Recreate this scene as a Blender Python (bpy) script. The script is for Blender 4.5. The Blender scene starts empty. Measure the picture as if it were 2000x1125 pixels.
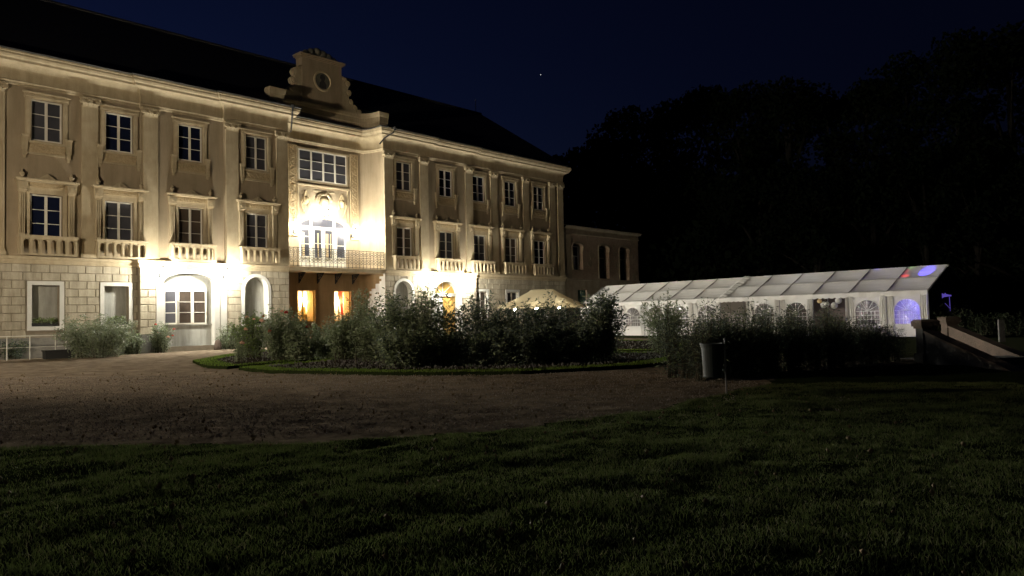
import bpy, math, random
import numpy as np
from mathutils import Matrix, Vector
random.seed(7); rng = np.random.default_rng(7)
S = bpy.context.scene; COL = S.collection; R = math.radians; PI = math.pi
# ---------------------------------------------------------------- camera, sky, exposure
F = 1450.0; H = 1.5
CX = (0.9997424545, 0.0009099294, -0.0226759044)   # camera right in world
CY = (0.0226941537, -0.0400849991, 0.9989385207)   # camera up in world
CZ = (0.0, -0.9991958591, -0.0400953255)           # camera backwards
cam = bpy.data.objects.new('camera', bpy.data.cameras.new('camera')); COL.objects.link(cam)
cam.data.sensor_width = 36; cam.data.lens = F/2000*36; cam.data.clip_end = 3000; cam.data.clip_start = .05
cam.matrix_world = Matrix(((CX[0], CY[0], CZ[0], 0), (CX[1], CY[1], CZ[1], 0), (CX[2], CY[2], CZ[2], H), (0, 0, 0, 1)))
S.camera = cam
W = bpy.data.worlds.new('World'); S.world = W; W.use_nodes = True
nt = W.node_tree; bg = nt.nodes['Background']
sky = nt.nodes.new('ShaderNodeTexSky'); sky.sky_type = 'NISHITA'; sky.sun_disc = False
sky.sun_elevation = R(-4.5); sky.sun_rotation = R(-60); sky.altitude = 200
mul = nt.nodes.new('ShaderNodeMixRGB'); mul.blend_type = 'MULTIPLY'; mul.inputs[0].default_value = 1
mul.inputs[2].default_value = (1.0, 1.45, 4.2, 1)
nt.links.new(sky.outputs[0], mul.inputs[1]); nt.links.new(mul.outputs[0], bg.inputs[0])
bg.inputs[1].default_value = .10
S.view_settings.view_transform = 'Standard'; S.view_settings.look = 'None'; S.view_settings.exposure = 0; S.view_settings.gamma = 1
moon = bpy.data.objects.new('moonlight', bpy.data.lights.new('moonlight', 'SUN')); COL.objects.link(moon)
moon.data.energy = .002; moon.data.angle = R(.5); moon.data.color = (.8, .88, 1); moon.rotation_euler = (R(50), 0, R(-60))
LAMP = 100.0     # output of one wall lamp; all other lamps follow from it
S.cycles.max_bounces = 6; S.cycles.transparent_max_bounces = 12; S.cycles.use_denoising = True

# ---------------------------------------------------------------- materials
MATS = {}
def mat(name, col, rough=.8, col2=None, scale=2.0, bump=0.0, bscale=30.0, metal=0.0, spec=.3, detail=6, trans=0.0, streak=None, grime=0):
    m = bpy.data.materials.new(name); m.use_nodes = True; n = m.node_tree; p = n.nodes['Principled BSDF']
    p.inputs['Base Color'].default_value = (*col, 1); p.inputs['Roughness'].default_value = rough
    p.inputs['Metallic'].default_value = metal; p.inputs['Specular IOR Level'].default_value = spec
    tc = n.nodes.new('ShaderNodeTexCoord')
    src = tc.outputs['Object']
    if streak:
        mp = n.nodes.new('ShaderNodeMapping'); mp.inputs['Scale'].default_value = streak; n.links.new(src, mp.inputs[0]); src = mp.outputs[0]
    if col2:
        t = n.nodes.new('ShaderNodeTexNoise'); t.inputs['Scale'].default_value = scale; t.inputs['Detail'].default_value = detail; t.inputs['Roughness'].default_value = .65
        n.links.new(src, t.inputs[0]); r = n.nodes.new('ShaderNodeValToRGB')
        r.color_ramp.elements[0].position = .35; r.color_ramp.elements[1].position = .68
        r.color_ramp.elements[0].color = (*col, 1); r.color_ramp.elements[1].color = (*col2, 1)
        n.links.new(t.outputs[0], r.inputs[0]); n.links.new(r.outputs[0], p.inputs['Base Color'])
    if grime:
        mp = n.nodes.new('ShaderNodeMapping'); mp.inputs['Scale'].default_value = (1.6, 1.6, .22); n.links.new(tc.outputs['Object'], mp.inputs[0])
        t = n.nodes.new('ShaderNodeTexNoise'); t.inputs['Scale'].default_value = 1.5; t.inputs['Detail'].default_value = 7; t.inputs['Roughness'].default_value = .7; n.links.new(mp.outputs[0], t.inputs[0])
        r2 = n.nodes.new('ShaderNodeValToRGB'); r2.color_ramp.elements[0].position = .36; r2.color_ramp.elements[1].position = .60; g_ = 1-grime
        r2.color_ramp.elements[0].color = (g_, g_, g_*.96, 1); r2.color_ramp.elements[1].color = (1, 1, 1, 1); n.links.new(t.outputs[0], r2.inputs[0])
        mg = n.nodes.new('ShaderNodeMixRGB'); mg.blend_type = 'MULTIPLY'; mg.inputs[0].default_value = 1; n.links.new(r.outputs[0], mg.inputs[1]); n.links.new(r2.outputs[0], mg.inputs[2]); n.links.new(mg.outputs[0], p.inputs['Base Color'])
    if bump:
        t = n.nodes.new('ShaderNodeTexNoise'); t.inputs['Scale'].default_value = bscale; t.inputs['Detail'].default_value = 5
        n.links.new(tc.outputs['Object'], t.inputs[0]); b = n.nodes.new('ShaderNodeBump'); b.inputs['Strength'].default_value = bump; b.inputs['Distance'].default_value = .03
        n.links.new(t.outputs[0], b.inputs['Height']); n.links.new(b.outputs[0], p.inputs['Normal'])
    if trans:
        tr = n.nodes.new('ShaderNodeBsdfTranslucent'); mx = n.nodes.new('ShaderNodeMixShader'); mx.inputs[0].default_value = trans
        tr.inputs[0].default_value = (*col, 1); out = n.nodes['Material Output']
        n.links.new(p.outputs[0], mx.inputs[1]); n.links.new(tr.outputs[0], mx.inputs[2]); n.links.new(mx.outputs[0], out.inputs[0])
    MATS[name] = m; return m
def emit(name, col, s):
    m = bpy.data.materials.new(name); m.use_nodes = True; p = m.node_tree.nodes['Principled BSDF']
    p.inputs['Base Color'].default_value = (*col, 1); p.inputs['Emission Color'].default_value = (*col, 1); p.inputs['Emission Strength'].default_value = s
    MATS[name] = m; return m
mat('plaster', (.33, .265, .175), .9, (.385, .31, .21), .7, .35, 18, grime=.18)
mat('trim', (.50, .42, .28), .85, (.44, .36, .235), 2.5, .3, 25, grime=.2)
mat('relief', (.40, .31, .18), .85, (.52, .42, .26), 9, .9, 14)
mat('rustic', (.50, .45, .34), .9, (.42, .37, .28), 2.2, .5, 14, grime=.35)
mat('groove', (.22, .19, .14), .95, (.28, .24, .18), 3)
mat('plinthgrey', (.24, .23, .20), .95, (.16, .155, .14), 1.5, .5, 12)
mat('whitewash', (.66, .65, .60), .85, (.58, .57, .52), 1.5, .2, 12)
mat('greyrender', (.44, .44, .40), .9, (.38, .38, .35), 1.2, .2, 12, grime=.3)
mat('ochre', (.30, .20, .105), .9, (.26, .175, .09), 1.5, .3, 14, grime=.25)
mat('white_paint', (.72, .70, .62), .5)
mat('slate', (.022, .024, .03), .7, (.035, .037, .045), 3, .5, 9)
mat('sheetmetal', (.03, .03, .03), .5)
mat('lead', (.10, .10, .085), .8, (.16, .155, .12), 3)
mat('iron', (.02, .02, .02), .6)
mat('glass_dark', (.010, .014, .035), .12, spec=.6)
mat('glass_grey', (.075, .075, .085), .35, (.045, .047, .06), .8, spec=.5)
mat('glass_warm', (.10, .075, .055), .3, (.05, .04, .035), .8, spec=.5)
mat('brick', (.26, .19, .13), .95, (.42, .36, .27), 1.1, .9, 16)
mat('oldplaster', (.30, .26, .19), .95, (.20, .16, .11), 1.3, .7, 10)
mat('dark_wall', (.05, .05, .05), .95, (.035, .035, .035), 1)
mat('green_paint', (.05, .12, .10), .7)
mat('gold_wood', (.62, .42, .12), .45, (.45, .26, .07), 3, streak=(6, 1, 1))
mat('curtain_red', (.65, .10, .05), .8, trans=.4)
mat('curtain_cream', (.85, .68, .40), .8, trans=.5)
mat('room_wall', (.85, .72, .48), .9)
mat('stone', (.12, .09, .07), .95, (.07, .055, .045), 3, .8, 10)
mat('stone_grey', (.11, .11, .105), .95, (.06, .06, .055), 2.5, .8, 10)
mat('tent_white', (.74, .73, .70), .6, (.66, .65, .62), 1.2, .35, 3, trans=.30)
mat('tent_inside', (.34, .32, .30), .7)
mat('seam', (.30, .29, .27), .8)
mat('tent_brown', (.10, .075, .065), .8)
mat('tent_shaded', (.035, .035, .04), .8)  # marquee fabric turned away from the lamps, its shade painted in
mat('tent_cream', (.74, .66, .46), .6, (.66, .59, .40), 1.2, .3, 3, trans=.35)
mat('alu', (.32, .32, .32), .5, metal=.5)
mat('bin_paint', (.085, .10, .095), .55, (.06, .075, .07), 5)
mat('leaf_dark', (.085, .11, .085), .55, trans=.25)
mat('leaf_shaded', (.022, .03, .016), .7, trans=.15, spec=.1)  # darker leaf copy, the shade behind the stair is in the colour
mat('leaf_mid', (.19, .23, .125), .55, trans=.25)
mat('leaf_grey', (.24, .28, .19), .5, trans=.25)
mat('leaf_lime', (.16, .24, .05), .55, trans=.25)
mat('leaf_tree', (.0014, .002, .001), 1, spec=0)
mat('stem', (.06, .05, .03), .8)
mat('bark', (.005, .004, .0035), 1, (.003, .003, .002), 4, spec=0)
mat('flower_red', (.65, .05, .03), .6, trans=.2)
mat('flower_pink', (.75, .42, .30), .6, trans=.2)
mat('flower_white', (.75, .72, .62), .6, trans=.2)
mat('bulb_shell', (.8, .8, .75), .6, trans=.5)
emit('lamp_glow', (1, .93, .74), 60)
emit('warm_glow', (1, .62, .25), 12)
emit('star_glow', (1, 1, 1), 1.2)
def brickify(m, c1, c2, mortar):
    n = m.node_tree; p = n.nodes['Principled BSDF']; tc = [q for q in n.nodes if q.type == 'TEX_COORD'][0]; old = p.inputs['Base Color'].links[0].from_socket
    mp = n.nodes.new('ShaderNodeMapping'); mp.inputs['Rotation'].default_value = (R(90), 0, 0); n.links.new(tc.outputs['Object'], mp.inputs[0])
    b = n.nodes.new('ShaderNodeTexBrick'); b.inputs['Scale'].default_value = 3.2; b.inputs['Color1'].default_value = (*c1, 1); b.inputs['Color2'].default_value = (*c2, 1); b.inputs['Mortar'].default_value = (*mortar, 1); b.inputs['Mortar Size'].default_value = .03
    n.links.new(mp.outputs[0], b.inputs[0]); mx = n.nodes.new('ShaderNodeMixRGB'); mx.inputs[0].default_value = .6; n.links.new(old, mx.inputs[1]); n.links.new(b.outputs[0], mx.inputs[2]); n.links.new(mx.outputs[0], p.inputs['Base Color'])
brickify(MATS['brick'], (.16, .10, .07), (.30, .20, .14), (.48, .42, .34))
# clear tent foil
def foil():
    m = bpy.data.materials.new('foil'); m.use_nodes = True; n = m.node_tree; out = n.nodes['Material Output']
    g = n.nodes.new('ShaderNodeBsdfGlossy'); g.inputs['Roughness'].default_value = .18; g.inputs[0].default_value = (.9, .9, .95, 1)
    t = n.nodes.new('ShaderNodeBsdfTransparent'); t.inputs[0].default_value = (.82, .82, .86, 1); mx = n.nodes.new('ShaderNodeMixShader'); mx.inputs[0].default_value = .22
    tc = n.nodes.new('ShaderNodeTexCoord'); mp = n.nodes.new('ShaderNodeMapping'); mp.inputs['Scale'].default_value = (5, 5, .6)
    no = n.nodes.new('ShaderNodeTexNoise'); no.inputs['Scale'].default_value = 2; no.inputs['Detail'].default_value = 3
    b = n.nodes.new('ShaderNodeBump'); b.inputs['Strength'].default_value = 1; b.inputs['Distance'].default_value = .25
    n.links.new(tc.outputs['Object'], mp.inputs[0]); n.links.new(mp.outputs[0], no.inputs[0]); n.links.new(no.outputs[0], b.inputs['Height']); n.links.new(b.outputs[0], g.inputs['Normal'])
    n.links.new(t.outputs[0], mx.inputs[1]); n.links.new(g.outputs[0], mx.inputs[2]); n.links.new(mx.outputs[0], out.inputs[0]); MATS['foil'] = m
foil()

# ---------------------------------------------------------------- helpers
class MB:
    def __init__(s): s.v = []; s.f = []; s.m = []
    def add(s, vs, fs, mi=0):
        b = len(s.v); s.v += [tuple(v) for v in vs]; s.f += [tuple(i+b for i in f) for f in fs]; s.m += [mi]*len(fs); return s
    def box(s, x0, x1, y0, y1, z0, z1, mi=0, taper=0):
        t = taper
        return s.add([(x0,y0,z0),(x1,y0,z0),(x1,y1,z0),(x0,y1,z0),(x0+t,y0+t,z1),(x1-t,y0+t,z1),(x1-t,y1-t,z1),(x0+t,y1-t,z1)],
                     [(0,3,2,1),(4,5,6,7),(0,1,5,4),(1,2,6,5),(2,3,7,6),(3,0,4,7)], mi)
    def tube(s, pts, r, n=6, mi=0, cap=True):
        pts = [Vector(p) for p in pts]; rs = r if isinstance(r, (list, tuple)) else [r]*len(pts); vs = []; fs = []
        for i, p in enumerate(pts):
            d = (pts[min(i+1, len(pts)-1)]-pts[max(i-1, 0)]).normalized()
            a = d.cross(Vector((0, 0, 1)) if abs(d.z) < .9 else Vector((1, 0, 0))).normalized(); b = d.cross(a)
            for k in range(n): vs.append(p+(a*math.cos(2*PI*k/n)+b*math.sin(2*PI*k/n))*rs[i])
        for i in range(len(pts)-1):
            for k in range(n): fs.append((i*n+k, i*n+(k+1) % n, (i+1)*n+(k+1) % n, (i+1)*n+k))
        if cap: fs += [tuple(range(n)), tuple(range((len(pts)-1)*n, len(pts)*n))[::-1]]
        return s.add(vs, fs, mi)
    def lathe(s, cx, cy, prof, n=12, mi=0):
        vs = []; fs = []
        for r, z in prof:
            for k in range(n): vs.append((cx+r*math.cos(2*PI*k/n), cy+r*math.sin(2*PI*k/n), z))
        for i in range(len(prof)-1):
            for k in range(n): fs.append((i*n+k, i*n+(k+1) % n, (i+1)*n+(k+1) % n, (i+1)*n+k))
        fs += [tuple(range(n))[::-1], tuple(range((len(prof)-1)*n, len(prof)*n))]
        return s.add(vs, fs, mi)
    def prism(s, poly, y0, y1, mi=0):      # poly in (x,z)
        n = len(poly); vs = [(x, y0, z) for x, z in poly]+[(x, y1, z) for x, z in poly]
        return s.add(vs, [tuple(range(n)), tuple(range(2*n-1, n-1, -1))]+[(i, n+i, n+(i+1) % n, (i+1) % n) for i in range(n)], mi)
    def sweep(s, path, prof, mi=0):        # path in (x,y), prof = [(outward, z)], outward = right-hand side of travel (-y when going +x)
        P = [Vector(p) for p in path]; cols = []
        for i, p in enumerate(P):
            d0 = (P[i]-P[i-1]).normalized() if i else None; d1 = (P[i+1]-P[i]).normalized() if i < len(P)-1 else None
            d0 = d0 or d1; d1 = d1 or d0; n0 = Vector((d0.y, -d0.x)); n1 = Vector((d1.y, -d1.x)); m = (n0+n1)
            m = n0 if m.length < .1 else m.normalized(); k = 1/max(.35, m.dot(n0)); cols.append([(p.x+m.x*o*k, p.y+m.y*o*k, z) for o, z in prof])
        n = len(prof); vs = [v for c in cols for v in c]; fs = []
        for i in range(len(P)-1):
            for j in range(n-1): fs.append((i*n+j, (i+1)*n+j, (i+1)*n+j+1, i*n+j+1))
        return s.add(vs, fs, mi)
    def sphere(s, c, r, n=8, sz=1, mi=0):
        prof = [(max(r*math.sin(PI*i/n), .001), c[2]+sz*r*-math.cos(PI*i/n)) for i in range(n+1)]
        return s.lathe(c[0], c[1], prof, n+2, mi)
    def disc(s, cx, y0, cz, r, th, n=16, mi=0, sx=1):      # disc facing -y
        return s.prism([(cx+sx*r*math.cos(2*PI*k/n), cz+r*math.sin(2*PI*k/n)) for k in range(n)], y0, y0+th, mi)
    def build(s, name, mats, parent=None, loc=None, smooth=False):
        me = bpy.data.meshes.new(name); me.from_pydata(s.v, [], s.f)
        for m in ([mats] if isinstance(mats, str) else mats): me.materials.append(MATS[m])
        if any(s.m): me.polygons.foreach_set('material_index', s.m)
        if smooth: me.polygons.foreach_set('use_smooth', [True]*len(s.f))
        me.update(); o = bpy.data.objects.new(name, me); COL.objects.link(o)
        if parent: o.parent = parent
        if loc: o.location = loc
        return o
def tag(o, label=None, cat=None, group=None, kind=None):
    for k, v in (('label', label), ('category', cat), ('group', group), ('kind', kind)):
        if v: o[k] = v
    return o
def empty(name, loc, rz=0, **k):
    o = bpy.data.objects.new(name, None); COL.objects.link(o); o.location = loc; o.rotation_euler = (0, 0, rz); o.empty_display_size = .3; return tag(o, **k)
def dup(o, parent=None, loc=None):
    c = o.copy(); COL.objects.link(c); c.parent = parent
    if loc is not None: c.location = loc
    for ch in [x for x in KIDS.get(o.name, [])]: dup(ch, c)
    return c
KIDS = {}
def kid(o):     # remember the children of a part that will be copied
    KIDS.setdefault(o.parent.name, []).append(o); return o
def arch_wall(mb, x0, x1, z0, z1, cx, hw, zb, zs, rise, y, depth=.0, n=14, mi=0, rev=0, jag=None):
    """plate facing -y with one arched opening; reveals run back by depth"""
    top = lambda x: zs+rise*math.sqrt(max(0, 1-((x-cx)/hw)**2))
    xs = [cx-hw*math.cos(PI*i/n) for i in range(n+1)]
    Y = (lambda x, z: y+jag(x, z)) if jag else (lambda x, z: y)
    q = lambda a, b, c, d: mb.add([(p[0], Y(*p), p[1]) for p in (a, b, c, d)], [(0, 1, 2, 3)], mi)
    if x0 < cx-hw: q((x0, z0), (cx-hw, z0), (cx-hw, z1), (x0, z1))
    if x1 > cx+hw: q((cx+hw, z0), (x1, z0), (x1, z1), (cx+hw, z1))
    for a, b in zip(xs[:-1], xs[1:]):
        if zb > z0: q((a, z0), (b, z0), (b, zb), (a, zb))
        q((a, top(a)), (b, top(b)), (b, z1), (a, z1))
        if depth: mb.add([(a, y, top(a)), (b, y, top(b)), (b, y+depth, top(b)), (a, y+depth, top(a))], [(3, 2, 1, 0)], rev)
    if depth:
        for x in (cx-hw, cx+hw): mb.add([(x, y, zb), (x, y, zs), (x, y+depth, zs), (x, y+depth, zb)], [(0, 1, 2, 3)], rev)
        mb.add([(cx-hw, y, zb), (cx+hw, y, zb), (cx+hw, y+depth, zb), (cx-hw, y+depth, zb)], [(0, 1, 2, 3)], rev)
def arch_band(mb, cx, hw, zb, zs, rise, w, y0, y1, n=14, mi=0):
    """raised surround of width w round an arched opening"""
    inn = [(cx-hw, zb)]+[(cx-hw*math.cos(PI*i/n), zs+rise*math.sin(PI*i/n)) for i in range(n+1)]+[(cx+hw, zb)]
    out = [(cx-hw-w, zb)]+[(cx-(hw+w)*math.cos(PI*i/n), zs+(rise+w)*math.sin(PI*i/n)) for i in range(n+1)]+[(cx+hw+w, zb)]
    for i in range(len(inn)-1):
        a, b, c, d = inn[i], inn[i+1], out[i+1], out[i]
        vs = [(p[0], y, p[1]) for y in (y0, y1) for p in (a, b, c, d)]
        mb.add(vs, [(0, 3, 2, 1), (3, 7, 6, 2), (0, 1, 5, 4)], mi)
def arch_fill(mb, cx, hw, zb, zs, rise, y, n=14, mi=0):
    pts = [(cx-hw, zb)]+[(cx-hw*math.cos(PI*i/n), zs+rise*math.sin(PI*i/n)) for i in range(n+1)]+[(cx+hw, zb)]
    mb.add([(x, y, z) for x, z in pts], [tuple(range(len(pts)-1, -1, -1))], mi)
def plate(mb, x0, x1, z0, z1, y, holes, depth=.25, mi=0):
    xs = sorted({x0, x1, *[h[0] for h in holes], *[h[1] for h in holes]}); xs = [x for x in xs if x0 <= x <= x1]
    zs = sorted({z0, z1, *[h[2] for h in holes], *[h[3] for h in holes]}); zs = [z for z in zs if z0 <= z <= z1]
    inh = lambda x, z: any(h[0] < x < h[1] and h[2] < z < h[3] for h in holes)
    for a, b in zip(xs[:-1], xs[1:]):
        for c, d in zip(zs[:-1], zs[1:]):
            if not inh((a+b)/2, (c+d)/2): mb.add([(a, y, c), (b, y, c), (b, y, d), (a, y, d)], [(0, 1, 2, 3)], mi)
    for h in holes:
        if len(h) > 4 or h[0] >= x1 or h[1] <= x0: continue      # arched ones bring their own reveals
        a, b, c, d = h[:4]; Y = y+depth
        mb.add([(a,y,c),(b,y,c),(b,y,d),(a,y,d),(a,Y,c),(b,Y,c),(b,Y,d),(a,Y,d)], [(0,4,5,1),(1,5,6,2),(2,6,7,3),(3,7,4,0)], mi)
def light(name, typ, loc, energy, col, parent=None, radius=.12, quad=0, lin=0, const=0, spot=None, aim=None):
    d = bpy.data.lights.new(name, typ); d.energy = energy; d.color = col; d.shadow_soft_size = radius
    o = bpy.data.objects.new(name, d); COL.objects.link(o); o.location = loc
    if parent: o.parent = parent
    if quad or lin or const:
        d.use_nodes = True; n = d.node_tree; e = n.nodes['Emission']; acc = None
        for w, out in ((quad, 0), (lin, 1), (const, 2)):
            if not w: continue
            f = n.nodes.new('ShaderNodeLightFalloff'); f.inputs[0].default_value = w
            if acc is None: acc = f.outputs[out]
            else:
                a = n.nodes.new('ShaderNodeMath'); a.operation = 'ADD'; n.links.new(acc, a.inputs[0]); n.links.new(f.outputs[out], a.inputs[1]); acc = a.outputs[0]
        n.links.new(acc, e.inputs[1])
    if spot: d.spot_size = R(spot); d.spot_blend = .5
    if aim: o.rotation_euler = Vector(aim).to_track_quat('-Z', 'Y').to_euler()
    return o
def ray(x, y):
    v = Vector(CX)*(x-1000)+Vector(CY)*(562.5-y)-Vector(CZ)*F; return v
def G(x, y, z=0):                # ground point seen at a photo pixel (used to survey the site)
    r = ray(x, y); t = (z-H)/r.z; return (r.x*t, r.y*t)

# ---------------------------------------------------------------- ground
def poly_in(P, x, y):
    c = np.zeros(x.shape, bool); n = len(P)
    for i in range(n):
        (x0, y0), (x1, y1) = P[i], P[i-1]
        k = ((y0 > y) != (y1 > y)) & (x < (x1-x0)*(y-y0)/((y1-y0) or 1e-9)+x0); c ^= k
    return c
def npmesh(name, V, Fq, mats, mi=None, parent=None, smooth=False):
    me = bpy.data.meshes.new(name); V = np.asarray(V, np.float32); Fq = np.asarray(Fq, np.int32); k = Fq.shape[1]
    me.vertices.add(len(V)); me.vertices.foreach_set('co', V.ravel()); me.loops.add(Fq.size); me.loops.foreach_set('vertex_index', Fq.ravel())
    me.polygons.add(len(Fq)); me.polygons.foreach_set('loop_start', np.arange(0, Fq.size, k)); me.polygons.foreach_set('loop_total', np.full(len(Fq), k))
    for m in ([mats] if isinstance(mats, str) else mats): me.materials.append(MATS[m])
    if mi is not None: me.polygons.foreach_set('material_index', np.asarray(mi, np.int32))
    if smooth: me.polygons.foreach_set('use_smooth', np.ones(len(Fq), bool))
    me.update(calc_edges=True); me.validate(); o = bpy.data.objects.new(name, me); COL.objects.link(o)
    if parent: o.parent = parent
    return o
mat('gravel', (.14, .110, .080), 1, (.31, .25, .18), 1.6, 1.0, 28, spec=0)
mat('soil', (.03, .026, .02), .95, (.05, .042, .033), 4, 1.0, 25, spec=0)
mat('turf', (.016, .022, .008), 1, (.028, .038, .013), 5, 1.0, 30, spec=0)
mat('earth', (.03, .035, .018), .95, (.04, .045, .025), 2, .6, 8, spec=0)
mat('blade', (.10, .135, .04), .75, (.18, .20, .075), 1.3, trans=.3, spec=.1)
mat('blade_dry', (.20, .19, .10), .8, trans=.3)
mat('chip', (.08, .075, .07), .85, (.20, .19, .18), 8)
mat('blade_lit', (.12, .20, .03), .7, (.19, .26, .05), 2, trans=.3, spec=.1)  # brighter copy of the grass, lamplight on the bed rims put into the colour
mat('dry_leaf', (.22, .16, .08), .8, (.12, .08, .04), 6)
mat('pebble', (.42, .36, .30), .85, (.12, .095, .07), 10)
# stronger coarse relief for the gravel court
gm = MATS['gravel'].node_tree
gb = [n for n in gm.nodes if n.type == 'BUMP'][0]; gb.inputs['Distance'].default_value = .05
g2 = gm.nodes.new('ShaderNodeTexNoise'); g2.inputs['Scale'].default_value = 1.1; g2.inputs['Detail'].default_value = 8; g2.inputs['Roughness'].default_value = .7
mpp = gm.nodes.new('ShaderNodeMapping'); mpp.inputs['Scale'].default_value = (.5, 1.8, 1)
b2 = gm.nodes.new('ShaderNodeBump'); b2.inputs['Distance'].default_value = .20; b2.inputs['Strength'].default_value = .8
tcc = [n for n in gm.nodes if n.type == 'TEX_COORD'][0]
gm.links.new(tcc.outputs['Object'], mpp.inputs[0]); gm.links.new(mpp.outputs[0], g2.inputs[0]); gm.links.new(g2.outputs[0], b2.inputs['Height']); gm.links.new(b2.outputs[0], gb.inputs['Normal'])

def hgt(X, Y):      # terrain: flat court, falling away at the garden stair on the right
    s = np.clip((X-11.9)/1.2, 0, 1); s = s*s*(3-2*s); d = np.clip((25.5-Y)*.27, 0, 1.5); return -s*d
def fnoise(X, Y, f, seed):
    r = np.random.default_rng(seed); a = 0
    for k in range(6):
        th = r.uniform(0, 2*PI); ff = f*r.uniform(.6, 1.6); a = a+np.sin(X*ff*math.cos(th)+Y*ff*math.sin(th)+r.uniform(0, 6)+1.3*np.sin(X*ff*.6*math.sin(th)-Y*ff*.5))
    return a/6
gx = np.concatenate([np.linspace(-900, -40, 16), np.linspace(-38, 38, 115), np.linspace(40, 900, 16)])
gy = np.concatenate([np.linspace(-300, -4, 8), np.linspace(-3, 80, 125), np.linspace(82, 1500, 16)])
XX, YY = np.meshgrid(gx, gy); ZZ = hgt(XX, YY)-.02
ii = np.arange(XX.size).reshape(XX.shape)
o = npmesh('ground', np.stack([XX, YY, ZZ], -1).reshape(-1, 3), np.stack([ii[:-1, :-1], ii[:-1, 1:], ii[1:, 1:], ii[1:, :-1]], -1).reshape(-1, 4), 'earth'); tag(o, kind='structure')
# front lawn outline (edge against the gravel), surveyed from the photo
edge_px = [(-60, 884), (0, 882), (120, 878), (237, 875), (420, 873), (600, 872), (751, 862), (883, 851), (1027, 840), (1129, 825), (1300, 802), (1360, 784), (1430, 768), (1500, 752)]
edge = [G(*p) for p in edge_px]
lawnP = [(-14, edge[0][1])]+edge+[(6.5, 18), (12.0, 19.5), (12.5, 2), (12.5, 0), (-14, 0)]
gravP = [(-45, 6), (-14, edge[0][1]-.4)]+[(x, y-.35) for x, y in edge]+[(6.5, 18.3), (12.2, 21), (12.2, 37), (4, 58), (6, 75), (-30, 75), (-60, 20)]
# gravel: sheet on a grid clipped to its outline
def sheet(name, P, step, z, m, amp=0, f=3., seed=1, kind='structure', jit=0, sx=1):
    P = np.array(P); x0, y0 = P.min(0); x1, y1 = P.max(0); xs = np.arange(x0, x1+step, step); ys = np.arange(y0, y1+step, step)
    X, Y = np.meshgrid(xs, ys); Z = hgt(X, Y)+z+(amp*fnoise(X*sx, Y, f, seed) if amp else 0)+(amp*.5*fnoise(X*sx, Y, f*2.7, seed+1) if amp else 0)
    cx = (X[:-1, :-1]+step/2); cy = (Y[:-1, :-1]+step/2)
    if jit: cx = cx+jit*fnoise(cx, cy, 5, 3); cy = cy+jit*fnoise(cx, cy, 6, 4)
    k = poly_in(P, cx, cy); I = np.arange(X.size).reshape(X.shape)
    Fq = np.stack([I[:-1, :-1], I[:-1, 1:], I[1:, 1:], I[1:, :-1]], -1)[k]
    used, inv = np.unique(Fq, return_inverse=True)
    V = np.stack([X, Y, Z], -1).reshape(-1, 3)[used]
    o = npmesh(name, V, inv.reshape(-1, 4), m, smooth=True); tag(o, kind=kind); return o
sheet('gravel_court', gravP, .11, .0, 'gravel', .022, 7.5, 5, sx=.5)
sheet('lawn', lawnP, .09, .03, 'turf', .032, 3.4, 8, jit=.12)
bed1 = [G(*p) for p in [(376, 708), (390, 715), (410, 720), (444, 721), (530, 714), (660, 701), (736, 695), (900, 690), (1100, 689), (1345, 688), (1345, 670), (1220, 667), (900, 672), (600, 682), (515, 687), (440, 696)]]
bed2 = [G(*p) for p in [(466, 723), (530, 717), (640, 707), (730, 700.5), (900, 695.5), (1100, 693.5), (1345, 692), (1352, 703), (1300, 712), (1260, 718), (1179, 723), (1100, 728), (1017, 732), (855, 734), (760, 734), (620, 731), (520, 729)]]
def shrink(P, d):
    P = [Vector(p) for p in P]; n = len(P); out = []; area = sum(P[i-1].x*P[i].y-P[i].x*P[i-1].y for i in range(n)); sg = 1 if area > 0 else -1
    for i in range(n):
        a = (P[i]-P[i-1]).normalized(); b = (P[(i+1) % n]-P[i]).normalized(); m = (Vector((-a.y, a.x))+Vector((-b.y, b.x))).normalized()*sg; out.append(tuple(P[i]+m*d))
    return out
def bed(P, d):
    mb = MB(); n = len(P); mb.add([(x, y, .09) for x, y in P]+[(x, y, -.02) for x, y in P], [tuple(range(n))]+[(i, (i+1) % n, n+(i+1) % n, n+i) for i in range(n)])
    o = mb.build('turf_border', 'turf'); tag(o, kind='structure')
    Q = shrink(P, d); mb = MB(); mb.add([(x, y, .096) for x, y in Q], [tuple(range(len(Q)))]); o = mb.build('flower_bed', 'soil'); tag(o, kind='structure'); return Q
q1 = bed(bed1, .85); q2 = bed(bed2, .75)
def scatter(P, n):
    P = np.array(P); x0, y0 = P.min(0); x1, y1 = P.max(0); out = []
    while len(out) < n:
        x = rng.uniform(x0, x1, n*3); y = rng.uniform(y0, y1, n*3); k = poly_in(P, x, y); out += list(zip(x[k], y[k]))
    return np.array(out[:n])
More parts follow.
